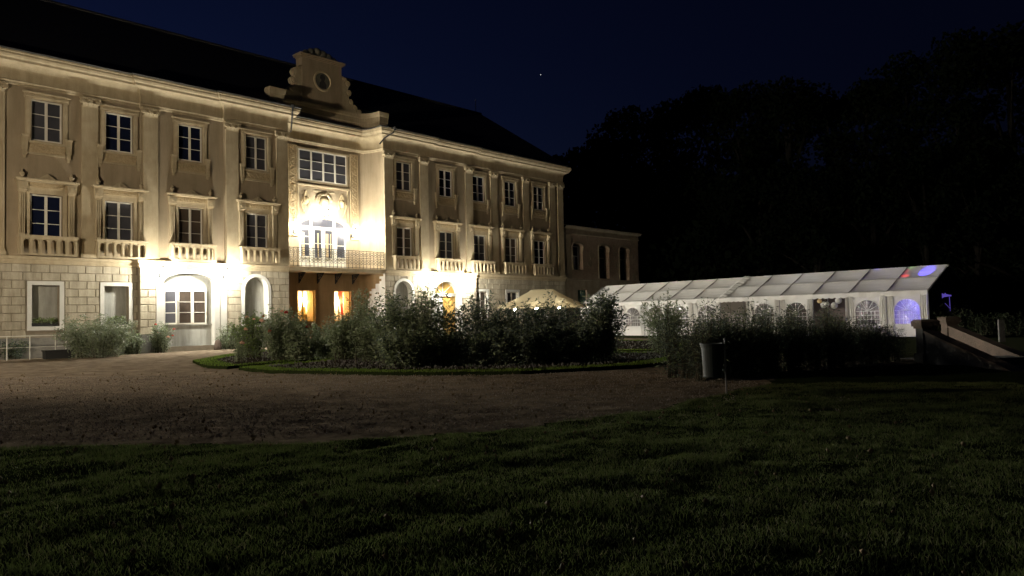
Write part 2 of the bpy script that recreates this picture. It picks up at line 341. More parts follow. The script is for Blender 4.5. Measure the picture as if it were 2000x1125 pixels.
def blades(name, pts, z, hmin, hmax, w, lean=.5, dry=.12, lit_mat=None):
    n = len(pts); h = rng.uniform(hmin, hmax, n)*(1+.55*fnoise(pts[:, 0], pts[:, 1], 4.5, 31)+.35*fnoise(pts[:, 0], pts[:, 1], 13, 32))
    a = rng.uniform(0, 2*PI, n); dx = np.cos(a); dy = np.sin(a); l = rng.uniform(.1, lean, n)*h; la = rng.uniform(0, 2*PI, n)
    x, y = pts[:, 0], pts[:, 1]; zz = z(x, y) if callable(z) else np.full(n, z)
    V = np.zeros((n, 5, 3)); V[:, 0] = np.stack([x-dx*w, y-dy*w, zz], -1); V[:, 1] = np.stack([x+dx*w, y+dy*w, zz], -1)
    mx = x+np.cos(la)*l*.4; my = y+np.sin(la)*l*.4
    V[:, 2] = np.stack([mx+dx*w*.8, my+dy*w*.8, zz+h*.6], -1); V[:, 3] = np.stack([mx-dx*w*.8, my-dy*w*.8, zz+h*.6], -1)
    V[:, 4] = np.stack([x+np.cos(la)*l, y+np.sin(la)*l, zz+h], -1)
    b = np.arange(n)[:, None]*5; Q = np.concatenate([b+np.array([[0, 1, 2, 3]]), b+np.array([[3, 2, 4, 4]])], 0)
    # triangles only
    T = np.concatenate([b+np.array([[0, 1, 2]]), b+np.array([[0, 2, 3]]), b+np.array([[3, 2, 4]])], 0)
    d = (rng.random(n) < dry).astype(int); return npmesh(name, V.reshape(-1, 3), T, [lit_mat or 'blade', 'blade_dry'], np.concatenate([d, d, d]))
def lawnz(x, y): return hgt(x, y)+.018+.032*fnoise(x, y, 3.4, 8)+.016*fnoise(x, y, 3.4*2.7, 9)
near = [p for p in [(-8.5, 3.2), (9.5, 3.2), (9.5, 14.5)]+edge[::-1] if p[0] > -9.5]
pts = scatter(near+[(-9.2, edge[1][1])], 460000)
keep = (fnoise(pts[:, 0], pts[:, 1], 3.1, 21)+.6*fnoise(pts[:, 0], pts[:, 1], 8, 22) > -.5) | (rng.random(len(pts)) < .35)
# thicker close to the camera, fewer where they are sub-pixel
keep &= rng.random(len(pts)) < np.clip(9/pts[:, 1], .35, 1); pts = pts[keep]
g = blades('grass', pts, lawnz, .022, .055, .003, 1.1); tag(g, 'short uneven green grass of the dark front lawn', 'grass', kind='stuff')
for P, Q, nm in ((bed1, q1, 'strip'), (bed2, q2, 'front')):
    pts = scatter(P, 60000); k = ~poly_in(Q, pts[:, 0], pts[:, 1]); g = blades('grass', pts[k], .085, .03, .07, .006, .8, .06, 'blade_lit')
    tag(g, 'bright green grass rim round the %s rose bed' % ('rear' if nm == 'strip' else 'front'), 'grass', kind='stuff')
def flakes(name, pts, z, s0, s1, mats, label, cat, tilt=.6):
    n = len(pts); s = rng.uniform(s0, s1, n); a = rng.uniform(0, 2*PI, n); u = np.stack([np.cos(a), np.sin(a), rng.uniform(-tilt, tilt, n)], -1); v = np.stack([-np.sin(a), np.cos(a), rng.uniform(-tilt, tilt, n)], -1)*rng.uniform(.3, .8, n)[:, None]
    c = np.stack([pts[:, 0], pts[:, 1], z+s*.35], -1); t = c+np.array([0, 0, 1])*s[:, None]*.5
    V = np.stack([c-u*s[:, None]/2, c-v*s[:, None]/2, c+u*s[:, None]/2, c+v*s[:, None]/2, t, c-np.array([0, 0, 1])*s[:, None]*.5], 1)
    b = np.arange(n)[:, None]*6; T = np.concatenate([b+np.array([x]) for x in ([0, 1, 4], [1, 2, 4], [2, 3, 4], [3, 0, 4], [1, 0, 5], [2, 1, 5], [3, 2, 5], [0, 3, 5])], 0)
    o = npmesh(name, V.reshape(-1, 3), T, mats); tag(o, label, cat, kind='stuff')
flakes('wood_chips', scatter(q1, 1800), .10, .03, .09, 'chip', 'pale wood chips strewn over the rear rose bed', 'mulch')
flakes('wood_chips', scatter(q2, 2600), .10, .03, .09, 'chip', 'pale wood chips strewn over the front rose bed', 'mulch')
flakes('gravel_stones', scatter([(-12, 9.3), (6, 10.5), (5, 17), (3, 20), (-9, 22), (-22, 24), (-16, 12)], 42000), .006, .010, .034, 'pebble', 'loose small stones scattered on the gravel court', 'gravel')

flakes('fallen_leaves', scatter([(-9, 3.5), (5, 3.5), (5, 16), (-3, 22), (-16, 24), (-12, 9)], 700), .045, .03, .07, 'dry_leaf', 'dry brown leaves scattered over lawn and gravel', 'leaves', .5)
# ---------------------------------------------------------------- palace
AX = (-17.998848, 44.512276); RZ = math.atan2(.73215996, .68113273)
PAL = empty('palace', (*AX, 0), RZ, label='long beige three-storey baroque palace with pilasters, dark hipped roof and round-windowed gable', cat='palace')
SL, SR = -16.2, 33.7; C0, C1 = 4.95, 12.66; CB = 1.5
def curve(oF, dx=0., oB=CB, n=9):     # plan of the concave centre, (s,y)
    Lc, Rc = 5.87, 11.74; h = oB-oF; w = (C1+dx)-Rc; p = []
    for i in range(n+1):
        t = PI/2*(1-i/n); p.append((Lc-w*math.sin(t), oF+h*math.cos(t)))
    for i in range(n+1):
        t = PI/2*i/n; p.append((Rc+w*math.sin(t), oF+h*math.cos(t)))
    return p
up_secs = [(SL, -4.1, 0.), (-4.1, .7, .15), (.7, C0, .3), (C1, 16.9, .3), (16.9, 21.7, .15), (21.7, SR, 0.)]
gf_secs = [(SL, -4.25, 0.), (-4.25, C0, .3), (C1, 21.85, .3), (21.85, SR, 0.)]
wins = [-12.5, -8.72, -5.2, -1.32, 2.78, 14.52, 18.85, 22.62, 26.45, 30.2]
def off(secs, s):
    for a, b, o_ in secs:
        if a <= s <= b: return o_
HW = .74
for side in (0, 1):
  mb = MB()
  for a, b, o_ in up_secs[side*3:side*3+3]:
    hs = [(w-HW, w+HW, z0, z1) for w in wins if a < w < b for z0, z1 in ((6.1, 8.4), (11.15, 13.3))]
    plate(mb, a, b, 5.0, 13.9, -o_, hs, .22)
  for x, o0, o1 in ((-4.1, 0, .15), (.7, .15, .3), (16.9, .15, .3), (21.7, 0, .15))[side*2:side*2+2]:
    mb.add([(x, -o1, 5), (x, -o0, 5), (x, -o0, 13.9), (x, -o1, 13.9)], [(0, 1, 2, 3)])
  mb.build('wall', 'plaster', PAL)
mb = MB(); mb.sweep(curve(-.3), [(0, 5.0), (0, 13.9)])
mb.build('wall', 'plaster', PAL)
# building body behind the facade
mb = MB(); mb.box(SL+.01, SR-.01, 2.3, 14, 0, 15.3); mb.box(SL+.01, 4.9, .5, 2.4, 0, 15.2); mb.box(12.7, SR-.01, .5, 2.4, 0, 15.2)
mb.add([(SR, -.0, 0), (SR, 14, 0), (SR, 14, 15.2), (SR, 0, 15.2)], [(0, 1, 2, 3)]); mb.build('rear_wall', 'plaster', PAL)
# openings of the ground floor: (centre, halfwidth, zb, spring, rise)
ARCH = {'bay': (-1.5, 1.47, .3, 4.02, .5), 'nicheL': (2.68, .78, 1.45, 3.62, .78), 'nicheR': (14.37, .78, 1.45, 3.62, .78), 'door': (18.57, 1.28, .0, 3.5, .95)}
RECT = [(-9.38, -8.12, 1.6, 3.72), (-5.98, -4.72, 1.6, 3.72), (-13.1, -11.8, 1.6, 3.72), (21.95, 23.32, 1.5, 3.72), (25.78, 27.15, 1.5, 3.72), (29.5, 30.9, 1.5, 3.72)]
for a, b, o_ in gf_secs:
    mb = MB(); hs = [h for h in RECT if a < h[0] < b]
    ar = [v for v in ARCH.values() if a < v[0] < b]
    plate(mb, a, b, 0, 5.0, -o_, hs+[(c-w, c+w, zb, zs+r, 1) for c, w, zb, zs, r in ar], .38)
    for c, w, zb, zs, r in ar: arch_wall(mb, c-w, c+w, zb, zs+r+.0, c, w, zb, zs, r, -o_, .55, rev=1)
    if a != -4.25: mb.build('ground_floor_wall', ['groove', 'whitewash'], PAL); continue
    mb.add([(-4.25, -.3, 0), (-4.25, 0, 0), (-4.25, 0, 5), (-4.25, -.3, 5)], [(0, 1, 2, 3)])
    mb.build('ground_floor_wall', ['groove', 'whitewash'], PAL)
# rusticated blocks
def open_at(z0, z1):
    z = (z0+z1)/2; iv = []
    for a, b, c, d in RECT:
        if z1 > c-.22 and z0 < d+.22: iv.append((a-.24, b+.24))
    for k, (c, w, zb, zs, r) in ARCH.items():
        m = .8 if k == 'bay' else .22
        if k == 'bay': iv.append((-3.4, .78)) if z < 4.6 else None
        elif k == 'door': iv.append((16.95, 20.2)) if z < 4.7 else None
        elif z1 > zb-.2 and z < zs+r+m:
            hw = (w+m)*math.sqrt(max(0, 1-max(0, (z-zs)/(r+m))**2)); iv.append((c-hw, c+hw))
    return iv
zc = 1.02; nc = 9; ch = (4.78-1.02)/nc
for a, b, o_ in gf_secs:
    mb = MB()
    for i in range(nc):
        z0 = zc+i*ch; z1 = z0+ch; iv = open_at(z0, z1)
        x = a+(-.42 if i % 2 else 0); k = 0
        while x < b:
            L = .84 if (i+k) % 7 else .9; segs = [(max(x, a), min(x+L, b))]; x += L; k += 1
            for u, v in iv:
                ns = []
                for p, q in segs:
                    if v <= p or u >= q: ns.append((p, q)); continue
                    if u > p: ns.append((p, u))
                    if v < q: ns.append((v, q))
                segs = ns
            for p, q in segs:
                if q-p > .08:
                    d = .035+rng.uniform(-.004, .004); mb.add([(p+.012, -o_, z0+.012), (q-.012, -o_, z0+.012), (q-.012, -o_, z1-.012), (p+.012, -o_, z1-.012), (p+.03, -o_-d, z0+.03), (q-.03, -o_-d, z0+.03), (q-.03, -o_-d, z1-.03), (p+.03, -o_-d, z1-.03)],
                           [(4, 5, 6, 7), (0, 1, 5, 4), (1, 2, 6, 5), (2, 3, 7, 6), (3, 0, 4, 7)])
    mb.build('rusticated_blocks', 'rustic', PAL)
for a, b, o_ in gf_secs:
    mb = MB()
    cut = [(c-w-(.35 if k == 'bay' else .3), c+w+(.75 if k == 'bay' else .3)) for k, (c, w, *_) in ARCH.items() if a < c < b and k in ('bay', 'door')]
    xs = [a]+[v for c in cut for v in c]+[b]
    for p, q in zip(xs[::2], xs[1::2]): mb.box(p, q, -o_-.09, -o_+.02, 0, 1.0); mb.box(p, q, -o_-.07, -o_+.02, 1.0, 1.03)
    mb.build('plinth', 'plinthgrey', PAL)
# string course, cornices
def path(secs, front=True):
    p = []
    for i, (a, b, o_) in enumerate(secs): p += [(a, -o_), (b, -o_)]
    out = [p[0]]
    for q in p[1:]:
        if q != out[-1]: out.append(q)
    return out
sc_prof = [(0, 4.78), (.05, 4.79), (.07, 4.86), (.05, 4.88), (.05, 5.0), (.10, 5.02), (.14, 5.10), (.15, 5.17), (0, 5.2)]
mb = MB(); mb.sweep(path(gf_secs[:2]), sc_prof); mb.sweep(path(gf_secs[2:])+[(SR, 3)], sc_prof); mb.build('string_course', 'trim', PAL)
cp = path(up_secs[:3])[:-1]+[(C0, -.3)]+curve(-.3)[1:-1]+[(C1, -.3)]+path(up_secs[3:])[1:]+[(SR, 14)]
cor = [(0, 13.85), (.06, 13.86), (.09, 13.93), (.07, 13.95), (.11, 13.98), (.13, 14.05), (.03, 14.09), (.03, 14.45)]
cor += [(.03+.40*(1-math.cos(t)), 14.45+.48*math.sin(t)) for t in [PI/2*k/7 for k in range(1, 8)]]+[(.46, 14.94), (.47, 15.06), (.50, 15.08), (.55, 15.12), (.60, 15.22), (.60, 15.32), (.64, 15.34), (.64, 15.42), (.0, 15.46)]
mb = MB(); mb.sweep(cp, cor); mb.build('cornice', 'trim', PAL)
mb = MB(); gp = [(.0, 15.47), (.66, 15.43), (.70, 15.47), (.68, 15.52), (.1, 15.62), (-.6, 15.95)]; mb.sweep(cp[:-1], gp); mb.build('gutter', 'sheetmetal', PAL)
# pilasters (one mesh each, shared data) : shaft, base, capital
def pilaster(w):
    mb = MB(); h = w/2
    mb.box(-h, h, -.11, 0, 5.55, 13.32); mb.box(-h-.05, h+.05, -.17, 0, 5.2, 5.38); mb.box(-h-.03, h+.03, -.15, 0, 5.38, 5.47); mb.box(-h-.01, h+.01, -.125, 0, 5.47, 5.55)
    mb.box(-h-.02, h+.02, -.14, 0, 13.32, 13.37)
    return mb
def capital(w):
    mb = MB(); h = w/2; mb.box(-h+.04, h-.04, -.15, 0, 13.37, 13.72); mb.box(-h-.1, h+.1, -.26, 0, 13.76, 13.84); mb.box(-h-.06, h+.06, -.21, 0, 13.72, 13.76)
    for sx in (-1, 1):
        mb.disc(sx*(h-.0), -.25, 13.62, .115, .2, 12); mb.disc(sx*(h-.0), -.28, 13.62, .05, .05, 8)
        for k, (px, pz) in enumerate(((.05, 13.45), (.19, 13.47), (.31, 13.44))): mb.add([(sx*(px-.06), -.15, 13.37), (sx*(px+.06), -.15, 13.37), (sx*(px+.05), -.24, pz+.08), (sx*(px-.05), -.24, pz+.08), (sx*px, -.16, pz+.14)], [(0, 1, 2, 3), (3, 2, 4)])
    mb.disc(0, -.27, 13.66, .09, .12, 8, sx=1.2); mb.tube([(-h+.1, -.2, 13.58), (-.12, -.24, 13.50), (0, -.25, 13.60), (.12, -.24, 13.50), (h-.1, -.2, 13.58)], .025, 5)
    return mb
pw = .80; P0m = pilaster(pw).build('pilaster', 'trim', PAL); c0 = capital(pw).build('capital', 'trim', P0m); kid(c0)
pil = [-14.4, -10.98, -6.7, -3.62, 1.13, 4.50, 13.06, 16.42, 21.33, 24.37, 28.4, 32.02, 33.2]
for i, s_ in enumerate(pil):
    loc = (s_, -off(up_secs, s_), 0)
    if i == 0: P0m.location = loc
    else: dup(P0m, PAL, loc)
# windows: casing with six panes
def casing(w, z0, z1, cols=2, rows=3, y=.10, fw=.07, bar=.035, mull=.12):
    fr = MB(); pn = MB(); fr.box(-w, w, y, y+.08, z0, z0+fw); fr.box(-w, w, y, y+.08, z1-fw, z1); fr.box(-w, -w+fw, y, y+.08, z0+fw, z1-fw); fr.box(w-fw, w, y, y+.08, z0+fw, z1-fw)
    cw = (2*w-2*fw-(cols-1)*mull)/cols; rh = (z1-z0-2*fw)/rows
    for c in range(cols):
        a = -w+fw+c*(cw+mull)
        if c: fr.box(a-mull, a, y-.02, y+.08, z0+fw, z1-fw)
        for r in range(1, rows): fr.box(a, a+cw, y+.01, y+.06, z0+fw+r*rh-bar/2, z0+fw+r*rh+bar/2)
    pn.add([(-w+.02, y+.05, z0+.02), (w-.02, y+.05, z0+.02), (w-.02, y+.05, z1-.02), (-w+.02, y+.05, z1-.02)], [(0, 1, 2, 3)])
    return fr, pn
def win_proto(z0, z1, glass):
    fr, pn = casing(.71, z0, z1); w = fr.build('window', 'white_paint', PAL); p = pn.build('pane', glass, w); kid(p); return w
W1 = {g: None for g in ('glass_dark', 'glass_grey', 'glass_warm')}; W2 = dict(W1)
# surround of an upper window: moulded frame, ears, relief panel on two consoles
def surround2():
    mb = MB()
    for x0, x1 in ((-.98, -.74), (.74, .98)): mb.box(x0, x1, -.05, 0, 11.12, 13.32); mb.box(x0+.05*(x0 < 0), x1-.05*(x0 > 0), -.09, 0, 11.12, 13.32)
    mb.box(-1.03, 1.03, -.06, 0, 13.3, 13.58); mb.box(-.98, .98, -.11, 0, 13.38, 13.46); mb.box(-1.1, 1.1, -.14, 0, 13.58, 13.65)
    mb.box(-.86, .86, -.12, 0, 11.02, 11.12); mb.box(-.98, .98, -.10, 0, 10.42, 10.5)
    for s_ in (-1, 1):
        mb.box(s_*1.0-.12, s_*1.0+.12, -.16, 0, 10.62, 11.3); mb.box(s_*1.0-.16, s_*1.0+.16, -.21, 0, 11.3, 11.38); mb.box(s_*1.0-.09, s_*1.0+.09, -.12, 0, 10.35, 10.62); mb.box(s_*1.0-.06, s_*1.0+.06, -.07, 0, 10.2, 10.35)
        for k in (-.05, .05): mb.box(s_*1.0+k-.015, s_*1.0+k+.015, -.18, -.15, 10.65, 11.25)
    return mb
def relief(x0, x1, z0, z1, y, n=26, seed=3):
    r = random.Random(seed); mb = MB(); mb.box(x0, x1, y-.02, y+.02, z0, z1)
    fw = .03; mb.box(x0, x1, y-.05, y-.015, z0, z0+fw); mb.box(x0, x1, y-.05, y-.015, z1-fw, z1); mb.box(x0, x0+fw, y-.05, y-.015, z0+fw, z1-fw); mb.box(x1-fw, x1, y-.05, y-.015, z0+fw, z1-fw)
    horiz = (x1-x0) > (z1-z0); L = (x1-x0) if horiz else (z1-z0); wd = ((z1-z0) if horiz else (x1-x0))/2-fw-.02; c = ((z0+z1) if horiz else (x0+x1))/2; pts = []
    for i in range(n*2+1):
        t = i/(n*2); v = c+math.sin(t*L*11)*wd*.7; q = (x0+fw+t*(L-2*fw)) if horiz else (z0+fw+t*(L-2*fw)); pts.append((q, y-.04, v) if horiz else (v, y-.04, q))
    mb.tube(pts, .022, 5)
    for i in range(n):
        t = (i+.5)/n; q = t*L; v = c-math.sin(q*11)*wd*.45; rr = r.uniform(.035, .07)
        mb.disc((x0+q) if horiz else v, y-.055, v if horiz else (z0+q), rr, .045, 7, sx=r.uniform(.7, 1.3))
    return mb
def surround1():
    mb = MB()
    for s_ in (-1, 1):
        a, b = sorted((s_*.76, s_*.92)); mb.box(a, b, -.06, 0, 6.1, 8.4)
        a, b = sorted((s_*.98, s_*1.26)); mb.box(a, b, -.14, 0, 6.2, 8.45)
        for k in (.05, .14, .23): mb.box(a+k-.022, a+k+.022, -.19, -.13, 6.35, 8.35)
        mb.box(a-.04, b+.04, -.2, 0, 8.45, 8.53)
        mb.prism([(a-.05, 8.53), (b+.05, 8.53), (b+.08, 8.95), (a-.08, 8.95)], -.30, 0); mb.disc((a+b)/2, -.36, 8.75, .10, .08, 10)
        # urn
        mb.lathe((a+b)/2, -.14, [(.12, 9.12), (.12, 9.17), (.05, 9.2), (.11, 9.3), (.13, 9.4), (.05, 9.48), (.04, 9.54), (.01, 9.6)], 8)
    mb.box(-.92, .92, -.06, 0, 8.4, 8.6); mb.box(-.95, .95, -.09, 0, 8.6, 8.66)
    mb.box(-1.38, 1.38, -.34, 0, 8.98, 9.05); mb.box(-1.44, 1.44, -.42, 0, 9.05, 9.12); mb.box(-1.0, 1.0, -.12, 0, 8.66, 8.98)
    pts = [(-.62, 9.12), (-.55, 9.2), (-.42, 9.18), (-.28, 9.26), (-.16, 9.36), (0, 9.46), (.16, 9.36), (.28, 9.26), (.42, 9.18), (.55, 9.2), (.62, 9.12)]
    mb.prism(pts, -.16, -.04); mb.disc(0, -.2, 9.26, .09, .06, 10)
    return mb
def balustrade():
    mb = MB(); y0, y1 = -.52, -.40; z0, z1 = 5.2, 6.12
    mb.box(-1.32, 1.32, y0-.05, 0, z1, z1+.10); mb.box(-1.28, 1.28, y0-.02, y1+.02, z0, z0+.1)
    n = 6; wd = 2.44/n
    for k in range(n):
        c = -1.22+(k+.5)*wd; arch_wall(mb, c-wd/2, c+wd/2, z0+.1, z1, c, .125, z0+.1, z1-.24, .125, y0, .1, 8)
    for k in range(n+1):
        x = -1.22+k*wd; mb.box(x-.035, x+.035, y0-.025, y0, z0+.1, z1-.1)
    for s_ in (-1, 1): mb.box(min(s_*1.22, s_*1.28), max(s_*1.22, s_*1.28), y0, -.25, z0+.1, z1); mb.box(min(s_*1.22, s_*1.30), max(s_*1.22, s_*1.30), -.13, 0, z0+.1, z1)
    return mb
SU2 = surround2().build('window_surround', 'trim', PAL); kid(relief(-.84, .84, 10.52, 11.0, -.03).build('relief_panel', 'relief', SU2))
SU1 = surround1().build('window_surround', 'trim', PAL); kid(relief(-.9, .9, 8.7, 8.94, -.12, 22, 5).build('relief_panel', 'relief', SU1))
BAL = balustrade().build('balustrade', 'trim', PAL)
g2_ = ['glass_grey', 'glass_grey', 'glass_dark', 'glass_dark', 'glass_grey', 'glass_grey', 'glass_dark', 'glass_dark', 'glass_dark', 'glass_dark']
g1_ = ['glass_grey', 'glass_dark', 'glass_grey', 'glass_warm', 'glass_grey', 'glass_warm', 'glass_grey', 'glass_grey', 'glass_warm', 'glass_dark']
for i, w in enumerate(wins):
    loc = (w, -off(up_secs, w), 0)
    for tb, gl, z0, z1 in ((W2, g2_[i], 11.17, 13.28), (W1, g1_[i], 6.12, 8.38)):
        if tb[gl] is None: tb[gl] = win_proto(z0, z1, gl); tb[gl].location = loc
        else: dup(tb[gl], PAL, loc)
    for pr in (SU2, SU1, BAL):
        if i == 0: pr.location = loc
        else: dup(pr, PAL, loc)
# ground-floor details
def frame_rect(a, b, c, d, y, w=.2, p=.05):
    mb = MB(); mb.box(a-w, a, y-p, y+.01, c-w, d+w); mb.box(b, b+w, y-p, y+.01, c-w, d+w); mb.box(a, b, y-p, y+.01, d, d+w); mb.box(a, b, y-p, y+.01, c-w, c); return mb
for i, (a, b, c, d) in enumerate(RECT):
    o_ = off(gf_secs, a); frame_rect(a, b, c, d, -o_).build('window_surround', 'whitewash', PAL)
    if i < 3:
        mb = MB(); mb.add([(a-.02, .37, c), (b+.02, .37, c), (b+.02, .37, d), (a-.02, .37, d)], [(0, 1, 2, 3)]); mb.build('blind_panel', 'greyrender', PAL)
    else:
        fr, pn = casing((b-a)/2-.01, c+.02, d-.02, 2, 3, .12); w = fr.build('window', 'white_paint', PAL, ((a+b)/2, -o_, 0)); pn.build('pane', 'glass_warm' if i == 3 else 'glass_grey', w)
for k in ('nicheL', 'nicheR'):
    c, w, zb, zs, r = ARCH[k]; mb = MB(); arch_band(mb, c, w, zb, zs, r, .2, -.36, -.29); mb.box(c-w-.2, c+w+.2, -.38, -.29, zb-.14, zb); mb.build('niche_surround', 'whitewash', PAL)
    mb = MB(); arch_fill(mb, c, w, zb, zs, r, .22); mb.build('blind_panel', 'greyrender', PAL)
# garden bay with the casement
c, w, zb, zs, r = ARCH['bay']
mb = MB(); arch_band(mb, c, w, .3, zs, r, .14, -.37, -.29)
for x0, x1 in ((-3.36, -3.11), (.11, .30), (.36, .74)): mb.box(x0, x1, -.36, -.29, .0, 4.62)
mb.box(-3.36, .74, -.35, -.29, 4.62, 4.76); mb.box(-3.36, .74, -.34, -.295, 4.5, 4.62); mb.build('bay_surround', 'whitewash', PAL)
mb = MB(); mb.add([(c-w, .06, .3), (c+w, .06, .3), (c+w, .06, 1.55), (c-w, .06, 1.55)], [(0, 1, 2, 3)]); arch_wall(mb, c-w, c+w, 1.55, 4.55, -1.62, 1.26, 1.55, 3.55, .001, .06, .1, 4)
mb.box(c-w, c+w, -.02, .06, 1.49, 1.55); mb.build('bay_infill', 'greyrender', PAL)
mb = MB(); mb.box(c-w, c+w, -.05, .1, 0, .3); mb.build('bay_step', 'sheetmetal', PAL)
fr, pn = casing(1.26, 1.56, 3.54, 3, 3, -.02, mull=.16); w_ = fr.build('casement_window', 'white_paint', PAL, (-1.62, 0, 0)); pn.build('pane', 'glass_warm', w_)
# leaf standing open
mb = MB(); mb.box(0, .72, 0, .05, 1.58, 1.65); mb.box(0, .72, 0, .05, 3.45, 3.52); mb.box(0, .06, 0, .05, 1.65, 3.45); mb.box(.66, .72, 0, .05, 1.65, 3.45); mb.box(.06, .66, .01, .04, 2.2, 2.24); mb.box(.06, .66, .01, .04, 2.82, 2.86)
lf = mb.build('open_casement', 'white_paint', PAL, (-2.83, -.03, 0)); lf.rotation_euler = (0, 0, R(-48)); mb = MB(); mb.add([(.05, .025, 1.64), (.67, .025, 1.64), (.67, .025, 3.46), (.05, .025, 3.46)], [(0, 1, 2, 3)]); mb.build('pane', 'glass_grey', lf)
# main door
c, w, zb, zs, r = ARCH['door']
mb = MB(); arch_band(mb, c, w, .0, zs, r, .2, -.38, -.29)
for x0, x1 in ((16.98, 17.08), (20.06, 20.18)): mb.box(x0, x1, -.37, -.29, 0, 4.55)
mb.box(16.98, 20.18, -.37, -.29, 4.62, 4.74); mb.build('portal_surround', 'whitewash', PAL)
mb = MB(); arch_fill(mb, c, w, zs-.02, zs, r, .16); mb.build('fanlight', 'gold_wood', PAL)
mb = MB(); mb.box(c-w, c+w, .0, .2, 3.3, 3.5); mb.box(c-w, c+w, -.05, .2, 3.46, 3.54)
for a in (45, 90, 135): mb.tube([(c, .13, 3.5), (c+math.cos(R(a))*w*.95, .13, 3.5+math.sin(R(a))*r*.95)], .03, 5)
mb.build('transom', 'whitewash', PAL)
d0 = MB(); d0.box(c-w, c-.0, .12, .18, .1, 3.3); d0.build('door_leaf', 'whitewash', PAL)
mb = MB(); mb.box(c+.02, c+w, .1, .18, .1, 3.3); mb.box(c+.14, c+w-.12, .06, .1, .3, 1.3); mb.box(c+.14, c+w-.12, .06, .1, 1.45, 3.1); mb.disc(c+.65, .03, 2.3, .38, .04, 16); dl = mb.build('door_leaf', 'gold_wood', PAL)
mb = MB(); mb.sphere((c+.1, .05, 1.3), .05, 6); mb.build('handle', 'iron', dl)
mb = MB(); mb.box(16.9, 20.2, -1.2, -.3, 0, .12); mb.box(17.1, 20.0, -.85, -.3, .12, .24); mb.build('door_step', 'stone', PAL)

# centre: ochre ground floor under the balcony
mb = MB(); cv = curve(-.3, n=14); OW = [(6.64, 8.03, 1.55, 3.7), (9.56, 10.98, 1.55, 3.7)]
plate(mb, 5.87, 11.74, 0, 4.9, CB, OW, .3)
for i in range(len(cv)-1):
    if cv[i][0] >= 5.869 and cv[i+1][0] <= 11.741: continue
    for j in range(28):
        z0, z1 = j*.175, (j+1)*.175; t = (i-14)/14
        lim = .42+.04*math.sin(j*2.1)+.03*math.sin(j*5.3)+max(0, (z0-3.2)*.35)
        mb.add([(cv[i][0], cv[i][1], z0), (cv[i+1][0], cv[i+1][1], z0), (cv[i+1][0], cv[i+1][1], z1), (cv[i][0], cv[i][1], z1)], [(0, 1, 2, 3)], 1 if (i > 14 and t > lim) else 0)
mb.build('ochre_wall', ['ochre', 'whitewash'], PAL)
for k, (a, b, c_, d_) in enumerate(OW):
    mb = MB(); mb.box(a, a+.06, CB+.2, CB+.26, c_, d_); mb.box(b-.06, b, CB+.2, CB+.26, c_, d_); mb.box(a, b, CB+.2, CB+.26, c_, c_+.05); mb.box(a, b, CB+.2, CB+.26, d_-.05, d_)
    mb.box(a+.46, a+.54, CB+.19, CB+.26, c_, d_); mb.box(a+.06, a+.46, CB+.21, CB+.25, 2.95, 2.98); mb.box(a+.06, a+.46, CB+.21, CB+.25, 2.25, 2.28); fw_ = mb.build('window', 'gold_wood', PAL)
    # lit room behind
    mb = MB(); x0, x1, y0, y1 = a-.5, b+.9, CB+.31, CB+.79
    mb.add([(x0, y0, 1), (x1, y0, 1), (x1, y1, 1), (x0, y1, 1), (x0, y0, 4.2), (x1, y0, 4.2), (x1, y1, 4.2), (x0, y1, 4.2)], [(0, 1, 2, 3), (7, 6, 5, 4), (2, 1, 5, 6), (0, 3, 7, 4), (3, 2, 6, 7)]); rm = mb.build('lit_room', 'room_wall', PAL)
    def drape(x0, x1, y, amp, name, m, taper=0):
        mb = MB(); n = 24; v = []
        for q in range(n+1):
            for zz in (1.5, 2.2, 2.9, 3.75):
                x = x0+(x1-x0)*q/n; xx = x+taper*(3.75-zz)*(1-q/n); v.append((xx, y+amp*math.sin(q*1.9), zz))
        mb.add(v, [(q*4+j, (q+1)*4+j, (q+1)*4+j+1, q*4+j+1) for q in range(n) for j in range(3)]); return mb.build(name, m, PAL)
    if k: drape(a+.58, a+.95, CB+.36, .03, 'curtain', 'curtain_red', .12); drape(a+1.0, b+.05, CB+.38, .03, 'curtain', 'curtain_cream')
    else: drape(a+.95, b+.05, CB+.36, .03, 'curtain', 'curtain_cream'); drape(a+.1, a+.35, CB+.42, .02, 'curtain', 'curtain_cream')
    if not k:
        mb = MB(); mb.box(a+.66, a+.98, CB+.4, CB+.7, 1.5, 2.05); mb.box(a+.66, a+.98, CB+.62, CB+.7, 2.05, 2.6); mb.build('chair_back', 'gold_wood', PAL)
    light('room_lamp', 'POINT', ((a+b)/2+.1, CB+.6, 3.0), 300, (1, .84, .58), PAL, .08)
# centre upper part
mb = MB(); mb.box(6.72, 10.78, CB-.06, CB+.0, 11.2, 11.33); mb.box(6.66, 6.8, CB-.05, CB, 11.33, 13.5); mb.box(10.68, 10.82, CB-.05, CB, 11.33, 13.5); mb.box(6.6, 10.9, CB-.09, CB, 13.46, 13.58)
mb.box(6.7, 10.9, CB-.12, CB, 10.95, 11.05); mb.box(6.74, 6.82, CB-.05, CB, 8.7, 10.95); mb.box(10.75, 10.83, CB-.05, CB, 8.7, 10.95); mb.build('centre_mouldings', 'trim', PAL)
fr, pn = casing(1.94, 11.34, 13.44, 4, 3, -.05, .07, .035, .12); w_ = fr.build('wide_window', 'white_paint', PAL, (8.75, CB, 0)); 
pn2 = MB(); pn2.add([(-1.92, -.015, 11.36), (1.92, -.015, 11.36), (1.92, -.015, 13.42), (-1.92, -.015, 13.42)], [(0, 1, 2, 3)]); pn2.build('pane', 'glass_grey', w_)
for x in (6.0, 11.0): relief(x, x+.66, 7.4, 13.65, CB-.04, 46, int(x)).build('relief_panel', 'relief', PAL)
